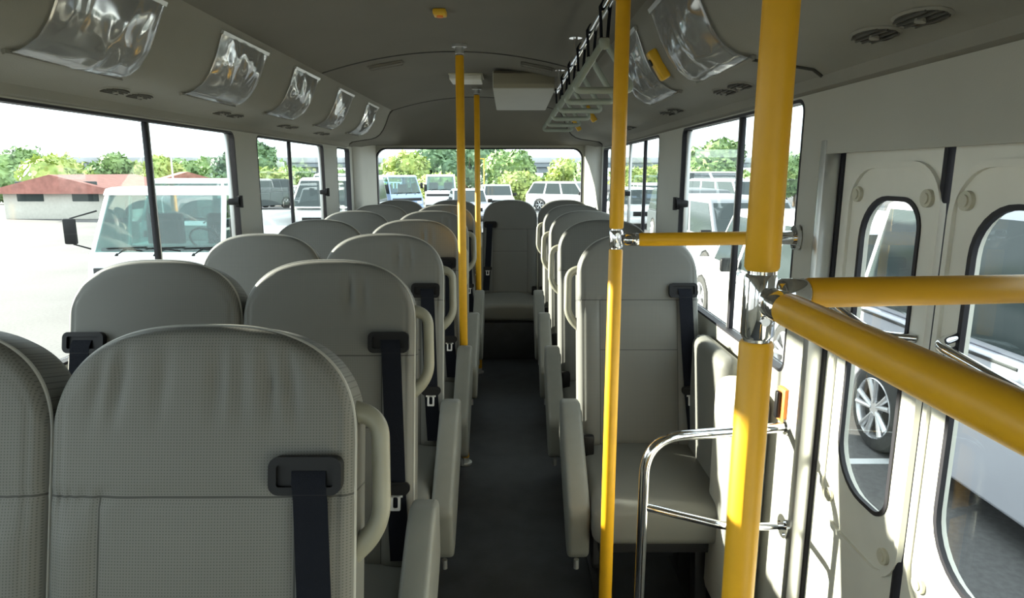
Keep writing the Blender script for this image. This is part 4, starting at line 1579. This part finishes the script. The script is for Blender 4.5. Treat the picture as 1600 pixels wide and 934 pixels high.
left_specs = [
    (30, 46, 232, 120, 'leaf_m', 'green tree at the far left beyond the window'),
    (110, 48, 246, 110, 'leaf_y', 'yellow-green tree left of the big truck'),
    (196, 50, 238, 62, 'leaf_m', 'rounded green tree above the left side of the big truck'),
    (222, 56, 252, 60, 'leaf_y', 'yellow-green tree left of the first window divider'),
    (264, 50, 244, 56, 'leaf_y', 'yellow-green tree right of the first window divider'),
    (300, 56, 252, 70, 'leaf_m', 'low green tree above the truck roof'),
    (338, 54, 244, 60, 'leaf_m', 'green tree left of the first window latch'),
    (372, 63, 238, 50, 'leaf_d', 'dark tree beside the first left pillar'),
    (416, 60, 222, 50, 'leaf_d', 'tall dark tree at the left of the second window'),
    (446, 64, 250, 40, 'leaf_m', 'green tree under the white frame structure'),
    (425, 54, 262, 80, 'leaf_y', 'yellow-green hedge bush above the dark off-road car'),
    (480, 66, 262, 50, 'leaf_m', 'low green tree behind the white van'),
    (540, 70, 264, 40, 'leaf_m', 'low green tree at the small rear side window'),
]
for i, (a, Y, t, wpx, mt, lb) in enumerate(left_specs):
    place_tree(a, Y, t, wpx, M[mt], 200 + i, lb)
right_specs = [
    (1112, 48, 220, 74, 'leaf_m', 'airy green tree standing alone beyond the first right window'),
    (1080, 50, 256, 50, 'leaf_y', 'yellow-green bush left of the lone right tree'),
    (1140, 55, 260, 50, 'leaf_y', 'yellow-green bush right of the lone right tree'),
    (1180, 52, 272, 60, 'leaf_m', 'green bush behind the near thick yellow pole'),
    (985, 60, 262, 60, 'leaf_y', 'yellow-green bush right of the slim yellow pole'),
    (1022, 62, 258, 54, 'leaf_y', 'pale bush in the farther right window'),
    (1240, 48, 240, 60, 'leaf_m', 'green tree glimpsed beside the door post'),
    (1300, 48, 244, 80, 'leaf_m', 'green tree hidden behind the door post'),
]
for i, (a, Y, t, wpx, mt, lb) in enumerate(right_specs):
    place_tree(a, Y, t, wpx, M[mt], 300 + i, lb)

# viaduct
VY = 150
root = tag(empty('viaduct', (0, VY, gzc(VY))), 'long grey concrete road viaduct on the horizon behind the trees', 'bridge')
def vi(nm, bm, mat):
    ob = obj(nm, bm, mat, root); ob.matrix_parent_inverse = Matrix.Translation(-root.location)
zb_, zt_ = EYE + 1.1, EYE + 3.3
vi('deck', B(-240, 240, VY, VY + 12, zb_, zt_ - .9, .2), M['concrete_d'])
vi('parapet', B(-240, 240, VY - .4, VY, zt_ - 1.2, zt_, .05), M['concrete'])
for k in range(-8, 9):
    if abs(k * 28) > 235: continue
    bm = bmesh.new()
    x = k * 28 + 9
    box(bm, x - 1.1, x + 1.1, VY + 3, VY + 9, gzc(VY) - 1, zb_ - 1.2, .2)
    box(bm, x - 3, x + 3, VY + 1, VY + 11, zb_ - 1.25, zb_ + .02, .2)
    vi('pier', bm, M['concrete_d'])

# houses with red roofs beyond the left windows
def house(x, y, w_, d_, h_, rh, rz, label):
    root = tag(empty('house', (x, y, gzc(y)), rz), label, 'house', 'houses beyond the left windows')
    obj('house_wall', B(-w_ / 2, w_ / 2, -d_ / 2, d_ / 2, 0, h_, .02), M['hwall'], root)
    bm = bmesh.new()
    prism(bm, [(-w_ / 2 - .4, h_), (w_ / 2 + .4, h_), (w_ / 2 + .3, h_ + .15), (0, h_ + rh), (-w_ / 2 - .3, h_ + .15)], -d_ / 2 - .4, d_ / 2 + .4, 'y')
    obj('roof', bm, M['rtile'], root, smooth=False)
    for xx in (-w_ / 4, w_ / 4):
        obj('window', B(xx - .6, xx + .6, -d_ / 2 - .03, -d_ / 2 + .02, .8, 1.7, .02), M['carglass'], root)
house(px(185, 34), 33, 5.0, 6, 1.15, .85, 0, 'low house with red-brown roof left of the large truck')
house(px(300, 43), 43, 4.6, 6, 1.35, .95, R(30), 'low house with red-brown roof seen over the large truck cab')

# white A-frame structure and lamp posts
root = tag(empty('frame_tower', (px(431, 70), 70, gzc(70))), 'white steel A-frame structure rising over the trees at the second left window', 'tower')
hgt = EYE + (269 - 232) / 1018 * 70 - gzc(70)
for sx in (-1, 1):
    obj('leg', T([(sx * 1.2, 0, 0), (sx * 1.0, 0, hgt * .75), (sx * .15, 0, hgt)], .14, n=8), M['wpaint'], root)
obj('cross_beam', B(-1.6, 1.6, -.2, .2, hgt * .62, hgt * .74, .02), M['wpaint'], root)
def post(xp, Y, top, label, mat, r):
    z0 = gzc(Y); h = EYE + (269 - top) / 1018 * Y - z0
    root = tag(empty('lamp_post', (px(xp, Y), Y, z0)), label, 'post')
    obj('shaft', T([(0, 0, 0), (0, 0, h)], [r, r * .6], n=10), mat, root)
    obj('lamp_head', B(-.30, .05, -.08, .08, h - .02, h + .06, .02), mat, root)
post(283, 38, 246, 'thin white post above the roof of the large truck', M['wpaint'], .07)
post(760, 54, 249, 'thin yellow post right of the farther yellow pole, outside', M['yplast'], .07)
